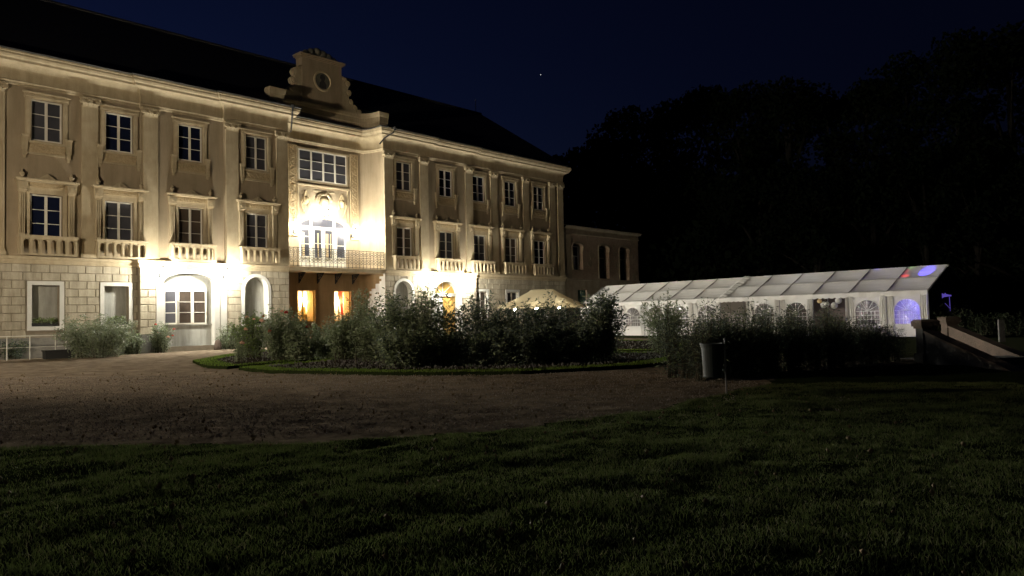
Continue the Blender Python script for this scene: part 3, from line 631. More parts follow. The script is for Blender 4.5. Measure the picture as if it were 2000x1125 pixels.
# medallion and trophies above the balcony door
mb = MB(); cxm = 8.8
for i in range(20):
    a = PI*i/20; b = PI*(i+1)/20
    for r0, dp in ((.62, .10), (.50, .16)): mb.tube([(cxm+r0*math.cos(a), CB-dp+.04, 9.95+r0*math.sin(a)), (cxm+r0*math.cos(b), CB-dp+.04, 9.95+r0*math.sin(b))], .05, 6)
mb.box(cxm-.85, cxm+.85, CB-.05, CB, 10.62, 10.68)
mb.sphere((cxm, CB-.03, 9.9), .34, 8, 1.2); mb.build('medallion', 'trim', PAL)
mb = MB()
for s_ in (-1, 1):
    q = cxm+s_*1.45
    mb.sphere((q, CB-.05, 9.95), .22, 8, 1.25); mb.prism([(q-.22, 10.1), (q+.22, 10.1), (q+.12, 10.4), (q, 10.62), (q-.12, 10.4)], CB-.1, CB)
    mb.tube([(q+s_*.25, CB-.06, 10.1), (q+s_*.38, CB-.08, 9.75), (q+s_*.25, CB-.06, 9.4), (q+s_*.1, CB-.05, 9.0)], .045, 6); mb.tube([(q-s_*.25, CB-.06, 10.1), (q-s_*.32, CB-.08, 9.8), (q-s_*.2, CB-.06, 9.5)], .04, 6)
    for k in range(8): mb.disc(q+math.cos(k*.9)*.22, CB-.12, 10.0+math.sin(k*1.3)*.32, .05, .08, 7)
mb.build('trophy_relief', 'relief', PAL)
# balcony door group
mb = MB(); cd = 8.68
def pane_box(fr, x0, x1, z0, z1, bars): 
    f_ = .07; fr.box(x0-f_, x0, CB-.07, CB, z0-f_, z1+f_); fr.box(x1, x1+f_, CB-.07, CB, z0-f_, z1+f_); fr.box(x0, x1, CB-.07, CB, z0-f_, z0); fr.box(x0, x1, CB-.07, CB, z1, z1+f_)
    for b_ in bars: fr.box(x0, x1, CB-.055, CB-.0, b_-.025, b_+.025)
PN = [(6.92, 7.55, 6.05, 7.88, [6.9, 7.42]), (7.98, 8.52, 6.0, 7.92, [6.98]), (8.82, 9.4, 6.0, 7.92, [6.98]), (9.8, 10.42, 6.05, 7.88, [6.9])]
fr = MB(); fr.box(6.8, 10.56, CB-.02, CB-.002, 5.2, 8.05)
for p in PN: pane_box(fr, *p)
for x in (7.72, 9.58): fr.box(x-.1, x+.1, CB-.12, CB, 5.2, 8.1)
fr.box(6.8, 10.56, CB-.1, CB, 8.02, 8.14); fr.box(8.6, 8.74, CB-.09, CB, 5.2, 8.02)
arch_band(fr, cd, 1.86, 8.14, 8.14, .62, .1, CB-.1, CB); bd = fr.build('balcony_door', 'white_paint', PAL)
pn = MB()
for i, (a, b, c_, d_, _) in enumerate(PN): pn.box(a, b, CB-.035, CB-.02, c_, d_)
arch_fill(pn, cd, 1.8, 8.16, 8.16, .54, CB-.012)
pn.build('pane', 'glass_grey', bd)
fr = MB(); 
for x in (7.72, 9.58): fr.box(x-.08, x+.08, CB-.06, CB-.013, 8.16, 8.62)
fr.build('fanlight_bar', 'white_paint', bd)
for a, b in ((7.02, 7.2), (8.2, 8.32), (8.9, 9.1), (9.25, 9.32)): mb = MB(); mb.box(a, b, CB-.04, CB-.018, 6.05, 7.7); mb.build('curtain', 'curtain_cream', bd)
# balcony slab, brackets, railing
cvs = curve(-.3)
mb = MB(); n = len(cvs); pl = [(x, y) for x, y in cvs]
mb.add([(x, y, 4.9) for x, y in pl]+[(x, y, 5.14) for x, y in pl], [tuple(range(n))[::-1], tuple(range(n, 2*n))]); mb.box(C0, C1, -.36, -.3, 4.96, 5.18); mb.box(C0, C1, -.3, -.2, 4.9, 5.14)
bs = mb.build('balcony', 'trim', PAL)
mb = MB(); y = -.28; top = 6.42
mb.tube([(C0+.03, y, top), (C1-.03, y, top)], .022, 6); mb.tube([(C0+.03, y, 5.24), (C1-.03, y, 5.24)], .018, 6)
nb = 25
for k in range(nb+1):
    x = C0+.05+(C1-C0-.1)*k/nb; mb.tube([(x, y, 5.16), (x, y, top)], .02, 5)
    if k < nb:
        xm = x+(C1-C0-.1)/nb/2
        for zc_ in (5.55, 5.75, 6.1, 6.25):
            pts = [(xm+.10*math.cos(t), y, zc_+.075*math.sin(t)) for t in [2*PI*q/8 for q in range(9)]]
            mb.tube(pts, .016, 4, cap=False)
        mb.tube([(x, y, 5.92), (x+(C1-C0-.1)/nb, y, 5.92)], .016, 4)
mb.build('railing', 'iron', bs)
mb = MB(); pts = []
mb.box(-.03, .03, -.82, 0, .68, .72); mb.box(-.03, .03, -.04, 0, 0, .7)
for (cy, cz, r_) in ((-.2, .48, .17), (-.45, .55, .12), (-.16, .2, .12), (-.66, .6, .07)):
    for q in range(14):
        a = q*2*PI*1.5/14; b = (q+1)*2*PI*1.5/14; ra = r_*(1-q/20); rb = r_*(1-(q+1)/20); mb.tube([(0, cy+ra*math.cos(a), cz+ra*math.sin(a)), (0, cy+rb*math.cos(b), cz+rb*math.sin(b))], .022, 5)
mb.tube([(0, -.02, .02), (0, -.28, .28), (0, -.5, .42), (0, -.78, .68)], .028, 5)
br = mb.build('bracket', 'iron', bs, (5.55, CB, 4.18))
for x in (6.75, 8.2, 9.65, 11.1): dup(br, bs, (x, CB, 4.18))
# roof
mb = MB(); e = -.55; ez = 15.5; r0, r1 = -9.5, 30.1; rz = 21.3; yr = 7.0
def rz_at(y_): return ez+(rz-ez)*(y_-e)/(yr-e)
nl, nr, ny = 4.3, 13.3, 1.75
V = [(SL-.6, e, ez), (nl, e, ez), (nl, ny, rz_at(ny)), (nr, ny, rz_at(ny)), (nr, e, ez), (SR+.6, e, ez), (r1, yr, rz), (r0, yr, rz), (SR+.6, 14.6, ez), (SL-.6, 14.6, ez)]
mb.add(V, [(0, 1, 2, 7), (2, 3, 6, 7), (3, 4, 5, 6), (5, 8, 6), (8, 9, 7, 6), (9, 0, 7)])
mb.add([(nl, e, ez), (nl, ny, rz_at(ny)), (nl, ny, 15), (nl, e, 15), (nr, e, ez), (nr, ny, rz_at(ny)), (nr, ny, 15), (nr, e, 15)], [(0, 1, 2, 3), (4, 5, 6, 7), (1, 5, 6, 2)])
rf = mb.build('roof', 'slate', PAL); mb = MB(); mb.tube([(r0, yr, rz+.02), (r1, yr, rz+.02)], .12, 6); mb.tube([(29.4, yr, rz), (29.4, yr, rz+1.3)], .03, 5); mb.build('ridge', 'sheetmetal', rf)
# flat between the roof notch and the parapet
mb = MB(); mb.add([(x, y-.1, 15.6) for x, y in cvs]+[(12.6, 1.75, 15.62), (5.0, 1.75, 15.62)], [tuple(range(n+2))]); mb.build('flat_roof', 'sheetmetal', PAL)
# parapet ledge and gable
def parapet():
    p = [(3.9, .1), (4.92, .1)]; cvp = [(x, y) for x, y in curve(.1, 0, 1.55)][1:-1]; return p+cvp+[(12.69, .1), (13.45, .1)]
pp = parapet(); mb = MB(); prof = [(0, 15.6), (0, 16.05), (.03, 16.1), (.05, 16.45), (.12, 16.55), (.16, 16.7), (.16, 16.8), (0, 16.84), (-.5, 16.86)]
mb.sweep(pp, prof)
for x, sg in ((3.9, -1), (13.45, 1)): mb.add([(x, .1, 15.6), (x, .7, 15.6), (x, .7, 16.85), (x, -.05, 16.8), (x, .05, 16.2)], [(0, 1, 2, 3, 4)])
mb.build('parapet', 'trim', PAL)
gb_ = MB(); gy0, gy1 = 1.5, 2.3
gb_.box(7.2, 10.42, gy0, gy1, 16.7, 19.95); gb_.box(7.12, 10.5, gy0-.05, gy1, 19.95, 20.03); gb_.box(7.02, 10.6, gy0-.14, gy1+.05, 20.03, 20.12); gb_.box(6.95, 10.67, gy0-.2, gy1+.05, 20.12, 20.2)
gab = gb_.build('gable', 'plaster', PAL)
mb = MB()
for i in range(24):
    a = 2*PI*i/24; b = 2*PI*(i+1)/24
    vs = []
    for t in (a, b):
        for rr, yy in ((.74, gy0), (.74, gy0-.09), (.64, gy0-.11), (.58, gy0-.02)): vs.append((8.81+rr*math.cos(t), yy, 18.55+rr*math.sin(t)))
    mb.add(vs, [(0, 4, 5, 1), (1, 5, 6, 2), (2, 6, 7, 3)])
mb.build('oculus_ring', 'trim', gab)
mb = MB(); mb.disc(8.81, gy0-.012, 18.55, .6, .01, 24); mb.build('oculus_back', 'lead', gab)
mb = MB(); mb.prism([(8.62, 18.95), (8.58, 18.72), (8.7, 18.62), (8.66, 18.5), (8.55, 18.42), (8.52, 18.1), (8.7, 18.05), (9.05, 18.02), (9.1, 18.3), (9.0, 18.48), (8.92, 18.55), (8.98, 18.7), (9.0, 18.9), (8.82, 19.05)], gy0-.05, gy0-.013); mb.build('oculus_figure', 'dark_wall', gab)
for sg, bx in ((-1, 7.2), (1, 10.42)):
    poly = [(0, 16.7), (1.62, 16.7), (1.72, 16.95), (1.6, 17.12), (1.38, 17.08), (1.36, 17.3), (1.15, 17.42), (1.0, 17.38), (1.02, 17.62), (.86, 17.78), (.68, 17.74), (.62, 17.9), (.80, 18.0), (.88, 18.25), (.76, 18.42), (.56, 18.40), (.62, 18.55), (.74, 18.8), (.62, 19.05), (.40, 19.15), (.2, 19.3), (0, 19.32)]
    pts = [(bx+sg*x, z) for x, z in poly]; mb = MB(); mb.prism(pts if sg > 0 else pts[::-1], gy0+.05, gy0+.45)
    for x, z, r_ in ((.55, 18.85, .19), (.62, 18.2, .17), (.8, 17.55, .15), (1.15, 17.2, .14), (1.52, 16.95, .16), (.25, 19.1, .15)): mb.disc(bx+sg*x, gy0-.02, z, r_, .1, 12); mb.disc(bx+sg*x, gy0-.05, z, r_*.5, .08, 10)
    mb.build('gable_scroll', 'trim', gab)
mb = MB()
for x, z, r_ in ((7.62, 20.38, .24), (8.05, 20.52, .3), (8.5, 20.62, .34), (8.95, 20.55, .34), (9.4, 20.45, .32), (9.85, 20.32, .26), (10.2, 20.25, .16)): mb.sphere((x, gy0+.25, z), r_, 8, .9); mb.disc(x, gy0-.02, z-.08, r_*.7, .2, 12)
mb.build('gable_crest', 'lead', gab, smooth=True)
# rainwater pipes at the corners of the centre
for pts in ([(4.95, -1.0, 15.5), (4.95, -.95, 15.2), (5.15, -.5, 14.5), (5.25, -.2, 14.0)], [(13.2, -1.0, 15.5), (13.1, -.98, 15.15), (12.6, -.6, 14.75), (12.35, -.3, 14.3)]):
    mb = MB(); mb.tube(pts, .055, 8); mb.lathe(pts[0][0], pts[0][1], [(.06, pts[0][2]-.2), (.12, pts[0][2]), (.12, pts[0][2]+.08)], 8); mb.build('downpipe', 'sheetmetal', PAL)

# ---------------------------------------------------------------- lamps on the wall
def pal(s_, y, z=0): 
    c_, n_ = math.cos(RZ), math.sin(RZ); return (AX[0]+c_*s_-n_*y, AX[1]+n_*s_+c_*y, z)
def wall_lamp(s_, wall_y, z, label, power=1.0, far=0):
    t = empty('wall_lamp', pal(s_, wall_y, z), RZ, label=label, cat='wall lamp', group='lanterns on the palace wall')
    mb = MB(); mb.box(-.06, .06, -.03, 0, -.38, -.12); mb.tube([(0, -.02, -.3), (0, -.15, -.42), (0, -.50, -.38), (0, -.56, -.2)], .02, 6); mb.tube([(0, -.03, -.14), (0, -.3, -.26), (0, -.48, -.32)], .014, 5); mb.build('arm', 'iron', t)
    mb = MB(); mb.lathe(0, -.56, [(.03, -.2), (.09, -.17), (.09, -.155)], 6); mb.lathe(0, -.56, [(.13, .15), (.09, .19), (.02, .27), (.015, .33)], 6)
    for k in range(6): a = k*PI/3; mb.tube([(.085*math.cos(a), -.56+.085*math.sin(a), -.16), (.125*math.cos(a), -.56+.125*math.sin(a), .15)], .006, 4)
    mb.build('lantern_frame', 'iron', t)
    mb = MB(); mb.sphere((0, -.56, -.01), .06, 8); mb.build('bulb', 'lamp_glow', t, smooth=True)
    light('lamp_light', 'POINT', (0, -.70, 0), LAMP*power, (1, .95, .83), t, .16, quad=11, lin=.64, const=far)
wall_lamp(-3.23, -.37, 4.62, 'lit lantern left of the white arched garden window', 1, .085)
wall_lamp(.52, -.37, 4.62, 'lit lantern between the arched garden window and the arched blind niche', 1, .085)
wall_lamp(16.75, -.34, 4.62, 'lit lantern left of the arched main door')
wall_lamp(20.45, -.34, 4.62, 'lit lantern right of the arched main door')
wall_lamp(6.3, CB-.1, 7.95, 'lit lantern left of the balcony door', .7)
wall_lamp(11.0, CB-.1, 7.95, 'lit lantern right of the balcony door', .6)
wall_lamp(8.75, CB-.1, 9.1, 'lit lantern above the middle of the balcony door', .7)

t = empty('street_lamp', pal(-25, -15), 0, label='street lamp on a tall pole left of the court', cat='street lamp')
mb = MB(); mb.tube([(0, 0, 0), (0, 0, 5.6), (.3, 0, 6.0), (.9, 0, 6.1)], [.07, .05, .045, .04], 8); mb.build('pole', 'iron', t); mb = MB(); mb.box(.8, 1.3, -.12, .12, 6.05, 6.2); mb.build('head', 'iron', t); mb = MB(); mb.box(.85, 1.25, -.1, .1, 6.02, 6.045); mb.build('glass', 'warm_glow', t)
light('sodium_light', 'SPOT', (1.05, 0, 5.98), 100, (1, .84, .63), t, .15, quad=22, lin=6.0, spot=136, aim=(.60, .80, .05))
# ---------------------------------------------------------------- ruined wing
RU = empty('ruined_wing', pal(33.72, 0), RZ, label='derelict two-storey brick wing with peeling plaster and empty windows beside the palace', cat='ruin')
mb = MB(); L = 12.5; ops = [(2.1, .78, 5.95, 8.15, .3), (6.35, .85, 5.2, 8.2, .3), (9.9, .85, 5.1, 8.2, .3)]
xs = [0, 4.2, 8.2, L]
for (c, w, zb, zs, r), a, b in zip(ops, xs[:-1], xs[1:]): arch_wall(mb, a, b, 5.05, 9.3, c, w, zb, zs, r, .05, .55, 10, jag=None)
mb.box(0, L, .6, 9, 5.0, 9.9); mb.box(L-.3, L, .05, .6, 5.05, 9.3)
mb.build('wall', 'brick', RU)
mb = MB(); plate(mb, 0, L, 0, 5.0, 0, [(1.9, 3.3, 2.6, 4.0)], .3); mb.box(0, L, .6, 9, 0, 4.99); mb.build('ground_floor_wall', 'oldplaster', RU)
mb = MB(); mb.box(1.9, 3.3, .2, .28, 2.6, 4.0); mb.box(2.55, 2.65, .15, .2, 2.6, 4); mb.build('shutter', 'green_paint', RU)
mb = MB(); prof = [(0, 9.3), (.08, 9.32), (.1, 9.42), (.03, 9.45), (.03, 9.8), (.2, 9.88), (.34, 9.98), (.34, 10.08), (-.5, 10.2)]; mb.sweep([(0, .05), (L, .05), (L, 9)], prof); mb.box(0, L, -.1, .05, 4.93, 5.06); mb.build('cornice', 'oldplaster', RU)
# leftover plaster patches round the openings
mb = MB()
for c, w, zb, zs, r in ops:
    arch_band(mb, c, w+.02, zs-.3, zs, r+.05, .14, -.02, .05, 10); mb.box(c-w-.16, c-w, .0, .05, zb, zs-.3)
for k in range(46):
    x = rng.uniform(.2, L-.2); z = rng.uniform(5.2, 9.2); 
    if any(abs(x-c) < w+.35 for c, w, *_ in ops): continue
    m_ = 9; rr = rng.uniform(.12, .5); pts = [(x+rr*rng.uniform(.5, 1)*math.cos(2*PI*q/m_), z+rr*rng.uniform(.5, 1.2)*math.sin(2*PI*q/m_)) for q in range(m_)]; mb.prism(pts, .028+k*.0003, .05)
mb.box(0, 1.1, .02, .05, 5.06, 9.3); mb.build('plaster_patches', 'oldplaster', RU)
for i, (c, w, zb, zs, r) in enumerate(ops[:3]):
    fr = MB(); y = .42; z0 = 6.0; z1 = zs+.1; fr.box(c-w+.1, c-w+.2, y, y+.08, z0, z1); fr.box(c+w-.28, c+w-.16, y, y+.08, z0, z1); fr.box(c-w+.1, c+w-.16, y, y+.08, z1-.1, z1); fr.box(c-w+.1, c+w-.16, y, y+.08, 7.2, 7.32)
    if i == 0: fr.box(c-.08, c+.04, y, y+.08, z0, 7.2)
    fw_ = fr.build('window', 'white_paint' if i == 0 else 'oldplaster', RU)
    mb = MB(); mb.box(c-w-.1, c+w+.1, .55, .58, 5.1, zs+.4); mb.build('dark_opening', 'dark_wall', RU)
RB = empty('rear_building', pal(36, 14), RZ, label='dark tall building behind the derelict wing, almost unlit', cat='building')
mb = MB(); mb.box(-2, 9, 0, 9, 0, 15.0); mb.box(-2.2, 9.2, -.2, 9.2, 15.0, 15.2); mb.build('wall', 'dark_wall', RB); mb = MB(); mb.prism([(-2.3, 15.2), (9.3, 15.2), (3.5, 18)], -.3, 9.3); mb.build('roof', 'slate', RB)
fr = MB()
for x in (0, 4): fr.box(x, x+1.2, -.06, -.01, 10.5, 12.5)
fr.build('window', 'glass_dark', RB)

# ---------------------------------------------------------------- white marquees
TX = (.653, -.757); TA = math.atan2(TX[1], TX[0]); T0 = (5.19, 56.6); BAY = 2.05; EH = 2.42; RH = 3.85; TW = 6.0
def wrinkle(x, z): return .03*math.sin(x*9+2*math.sin(z*2.3))*(.4+.6*math.sin(z*1.7))
def marquee(x0, doors, label, blueend):
    t = empty('marquee', (T0[0]+TX[0]*x0, T0[1]+TX[1]*x0, 0), TA, label=label, cat='marquee', group='white marquees end to end')
    L = 6*BAY
    mb = MB(); nx, ny = 60, 10; vs = []
    for i in range(nx+1):
        x = -.04+(L+.08)*i/nx; ph = (x/BAY) % 1; sag = .05*math.sin(PI*ph)
        for j in range(ny*2+1):
            v = j/ny; y = TW/2*v; z = EH+(RH-EH)*(1-abs(1-v)); purl = .05*math.exp(-((v if v < 1 else 2-v)-.52)**2/.001)
            vs.append((x, y, z-2.2*sag*abs(math.sin(2*PI*v))-.03*abs(math.sin(2*PI*v))))
    w_ = ny*2+1; mb.add(vs, [(i*w_+j, (i+1)*w_+j, (i+1)*w_+j+1, i*w_+j+1) for i in range(nx) for j in range(ny*2)]); roof = mb.build('roof', 'tent_white', t)
    mb = MB()
    for k in range(7):
        for a, b in (((k*BAY, 0, EH+.012), (k*BAY, TW/2, RH+.012)),): mb.tube([a, b], .02, 4)
    mb.tube([(0, TW/4, (EH+RH)/2+.012), (L, TW/4, (EH+RH)/2+.012)], .014, 4); mb.tube([(0, -.05, EH+.03), (L, -.05, EH+.03)], .014, 4); mb.build('roof_seam', 'seam', t)
    mb = MB()
    for k in range(7):
        for a, b in (((k*BAY, 0, EH-.05), (k*BAY, TW/2, RH-.05)), ((k*BAY, TW, EH-.05), (k*BAY, TW/2, RH-.05))): mb.tube([a, b], .035, 6)
        for y in (0.02, TW-.02): mb.tube([(k*BAY, y, 0), (k*BAY, y, EH)], .035, 6)
    for y, z in ((0, EH-.05), (TW, EH-.05), (TW/2, RH-.06), (TW/4, (EH+RH)/2-.05)): mb.tube([(0, y, z), (L, y, z)], .03, 6)
    mb.build('frame', 'alu', t)
    mb = MB(); n = 240; vs = []
    for i in range(n+1):
        x = L*i/n; vs += [(x, -.05+.012*math.sin(x*7), EH+.03), (x, -.07+.02*math.sin(x*7), EH-.20-.055*abs(math.sin(x*PI/.34)))]
    mb.add(vs, [(2*i, 2*i+1, 2*i+3, 2*i+2) for i in range(n)]); mb.build('valance', 'tent_white', t, smooth=True)
    for k in range(6):
        if k in doors:
            mb = MB(); n = 8; vs = []
            for q in range(n+1): vs += [(k*BAY+BAY-.02-.14*q/n, -.02+.03*math.sin(q*2.2), .05), (k*BAY+BAY-.02-.14*q/n, -.02+.03*math.sin(q*2.2), EH-.1)]
            mb.add(vs, [(2*q, 2*q+1, 2*q+3, 2*q+2) for q in range(n)]); mb.build('curtain', 'tent_white', t); continue
        c = (k+.5)*BAY; mb = MB(); arch_wall(mb, k*BAY+.03, (k+1)*BAY-.03, .05, EH-.08, c, .66, .72, 1.42, .62, -.01, 0, 12)
        # subdivide with folds: extra gathered strips beside the window
        wp = mb.build('wall_panel', 'tent_white', t)
        n = 10
        for s_ in (-1, 1):
            mb = MB(); vs = []
            for q in range(n+1):
                f_ = q/n; x = c+s_*(.70+.28*f_); vs += [(x+s_*.02*math.sin(q), -.035+.028*math.sin(q*1.9+k), .06), (x-s_*.06*(1-f_), -.035+.028*math.sin(q*1.9+k), 1.35), (x+s_*.0, -.045+.028*math.sin(q*1.9+k), EH-.15)]
            mb.add(vs, [(3*q+j, 3*q+3+j, 3*q+4+j, 3*q+1+j) for q in range(n) for j in range(2)])
            mb.build('wall_fold', 'tent_white', wp)
        mb = MB(); arch_fill(mb, c, .66, .72, 1.42, .62, .0, 12); mb.build('window_foil', 'foil', wp)
        mb = MB(); y = -.03
        for z in (.98, 1.2, 1.42): mb.box(c-.66, c+.66, y, y+.012, z-.012, z+.012)
        for x in (-.4, -.2, 0, .2, .4): mb.box(c+x-.012, c+x+.012, y-.002, y+.01, .72, 1.42)
        for a in (30, 60, 90, 120, 150): mb.tube([(c, y, 1.42), (c+.64*math.cos(R(a)), y, 1.42+.6*math.sin(R(a)))], .012, 4)
        arch_band(mb, c, .64, .72, 1.42, .6, .03, y-.003, y+.01, 12); mb.build('window_bars', 'tent_white', wp)
    # rear wall
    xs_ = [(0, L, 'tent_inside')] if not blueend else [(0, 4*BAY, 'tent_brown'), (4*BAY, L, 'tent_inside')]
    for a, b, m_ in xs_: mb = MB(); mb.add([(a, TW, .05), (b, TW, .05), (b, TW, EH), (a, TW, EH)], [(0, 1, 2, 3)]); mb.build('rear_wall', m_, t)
    return t
M1 = marquee(0, (), 'left white marquee with arched clear windows, nearer the palace', False)
M2 = marquee(6*BAY, (0, 3), 'right white marquee with coloured light spots on its roof', True)
L6 = 6*BAY
# dark gable end of the right marquee with a lit window
mb = MB(); mb.add([(L6, 0, .05), (L6, TW, .05), (L6, TW, EH), (L6, TW/2, RH-.03), (L6, 0, EH)], [(0, 1, 2, 3, 4)]); mb.build('gable_wall', 'tent_shaded', M2)
emit('violet_glow', (.24, .16, .95), .35)
mb = MB(); mb.prism([(1.85, 2.28), (1.85, 2.02), (2.1, 2.08), (2.9, 2.12), (3.15, 2.12), (3.15, 2.2), (2.9, 2.2), (2.4, 2.24), (2.3, 2.3), (2.1, 2.22)], 0, .01); mb.tube([(2.85, 0, 2.1), (2.9, 0, 1.2)], .015, 4); mb.tube([(2.2, 0, 1.75), (2.9, 0, 1.45)], .012, 4)
gw = mb.build('gable_window', 'violet_glow', M2, (L6+.03, 0, 0)); gw.rotation_euler = (0, 0, R(90))
mb = MB(); mb.add([(0, 0, .05), (0, TW, .05), (0, TW, EH), (0, TW/2, RH-.03), (0, 0, EH)], [(4, 3, 2, 1, 0)]); mb.build('gable_wall', 'tent_white', M1)
# gathered fabric where the two roofs meet
mb = MB(); vs = []; n = 26
for i in range(n+1):
    f_ = i/n; z = EH+(RH-EH)*f_+.04+.03*math.sin(i*2.4); vs += [(-.16+.03*math.sin(i*1.3), TW/2*f_, z-.01), (0, TW/2*f_, z+.05), (.3+.2*f_, TW/2*f_, z-.03)]
mb.add(vs, [(3*i+j, 3*i+3+j, 3*i+4+j, 3*i+1+j) for i in range(n) for j in range(2)]); mb.build('joint_flap', 'tent_white', M2)
for x, lab in ((2.2, 0), (6, 0), (10, 0)): light('tent_lamp', 'POINT', (x, 3.6, 2.4), 26, (1, .84, .62), M1, .1)
light('tent_lamp', 'POINT', (4.1, 3, 2.5), 22, (.9, .92, 1), M2, .1); light('tent_lamp', 'POINT', (5.4, 4.6, 1.6), 5, (.95, .88, .85), M2, .1); light('tent_lamp', 'SPOT', (9.0, 3.4, 1.7), 160, (.40, .32, 1), M2, .1, spot=110, aim=(0, 1, -.15))
light('tent_lamp', 'SPOT', (11.2, 3.4, 1.7), 1500, (.10, .09, .85), M2, .1, spot=120, aim=(0, 1, -.15))
for loc, aim, col, pw_, sp in (((11.0, 1.9, 1.4), (.30, .45, 1.7), (.08, .06, 1), 2200, 22), ((10.2, 1.8, 1.5), (.15, .1, 1), (1, .05, .03), 600, 13), ((9.7, 2.2, 1.5), (.3, .15, 1), (1, .12, .03), 400, 9), ((10.0, 2.3, 1.5), (.2, .3, 1), (.3, .9, .08), 350, 10), ((9.0, 2.4, 1.6), (-.2, .35, 1), (.1, .08, 1), 700, 15)):
    light('party_light', 'SPOT', loc, pw_, col, M2, .02, spot=sp, aim=aim)
# paper lanterns in the open bay
bx = 3*BAY
for i, (x, z, r_, lab) in enumerate(((.35, 2.05, .13, 'small amber paper lantern at the left of the open marquee bay'), (.52, 1.83, .19, 'low round white paper lantern left of the centre in the marquee opening'), (.76, 1.86, .15, 'small white paper lantern half hidden between two larger ones'), (1.12, 1.78, .19, 'lowest cream paper lantern in the marquee opening'), (1.45, 2.05, .18, 'high white paper lantern at the right of the marquee opening'))):
    p = (bx+x, .12+.15*(i % 2)); wx = T0[0]+TX[0]*(L6+p[0])+.757*p[1]; wy = T0[1]+TX[1]*(L6+p[0])+.653*p[1]
    t = empty('paper_lantern', (wx, wy, z), TA, label=lab, cat='paper lantern', group='paper lanterns hanging in the marquee')
    mb = MB(); mb.sphere((0, 0, 0), r_, 12); mb.build('shade', 'curtain_cream' if i == 0 else 'bulb_shell', t, smooth=True); mb = MB(); mb.tube([(0, 0, r_), (0, 0, EH-z)], .006, 4); mb.build('cord', 'stem', t)

# ---------------------------------------------------------------- cream pop-up gazebo
gz = empty('gazebo', (*[1.75, 43.2], 0), R(-28), label='cream pop-up gazebo with a short ridge, in front of the palace corner', cat='gazebo')
A, B, e_, pk = 2.15, 1.5, 2.22, 3.12
mb = MB(); N = 12
def groof(u, v):
    x = -A+2*A*u; y = -B+2*B*v; d = min(1, min((A-abs(x))/1.45, (B-abs(y))/1.5)); return (x, y, e_+(pk-e_)*d**1.35)
vs = [groof(i/24, j/24) for i in range(25) for j in range(25)]; mb.add(vs, [(i*25+j, (i+1)*25+j, (i+1)*25+j+1, i*25+j+1) for i in range(24) for j in range(24)]); mb.build('canopy', 'tent_cream', gz, smooth=True)
mb = MB()
for a, b in (((-A, -B), (A, -B)), ((A, -B), (A, B)), ((A, B), (-A, B)), ((-A, B), (-A, -B))):
    mb.add([(*a, e_+.01), (*b, e_+.01), (*b, e_-.2), (*a, e_-.2)], [(0, 1, 2, 3)])
mb.build('valance', 'tent_cream', gz)
for x in (-A+.04, A-.04):
    for y in (-B+.04, B-.04): mb = MB(); mb.tube([(x, y, 0), (x, y, e_)], .028, 6); mb.build('leg', 'alu', gz)
for k, (x, y) in enumerate(((-1.5, -.6), (.1, -1.0), (1.5, -.9))):
    t = empty('hanging_bulb', (*(lambda q: (gz.location.x+math.cos(R(-28))*q[0]-math.sin(R(-28))*q[1], gz.location.y+math.sin(R(-28))*q[0]+math.cos(R(-28))*q[1]))((x, y)), 2.08), 0, label='glowing bulb under the %s of the cream gazebo' % ('left side', 'middle', 'right side')[k], cat='light bulb', group='bulbs under the gazebo')
    mb = MB(); mb.sphere((0, 0, -.1), .09, 8, .8); mb.build('bulb', 'lamp_glow', t, smooth=True); mb = MB(); mb.tube([(0, 0, -.03), (0, 0, .25)], .01, 4); mb.build('cord', 'iron', t)
    light('bulb_light', 'POINT', (0, 0, -.3), 10, (1, .72, .38), t, .08)

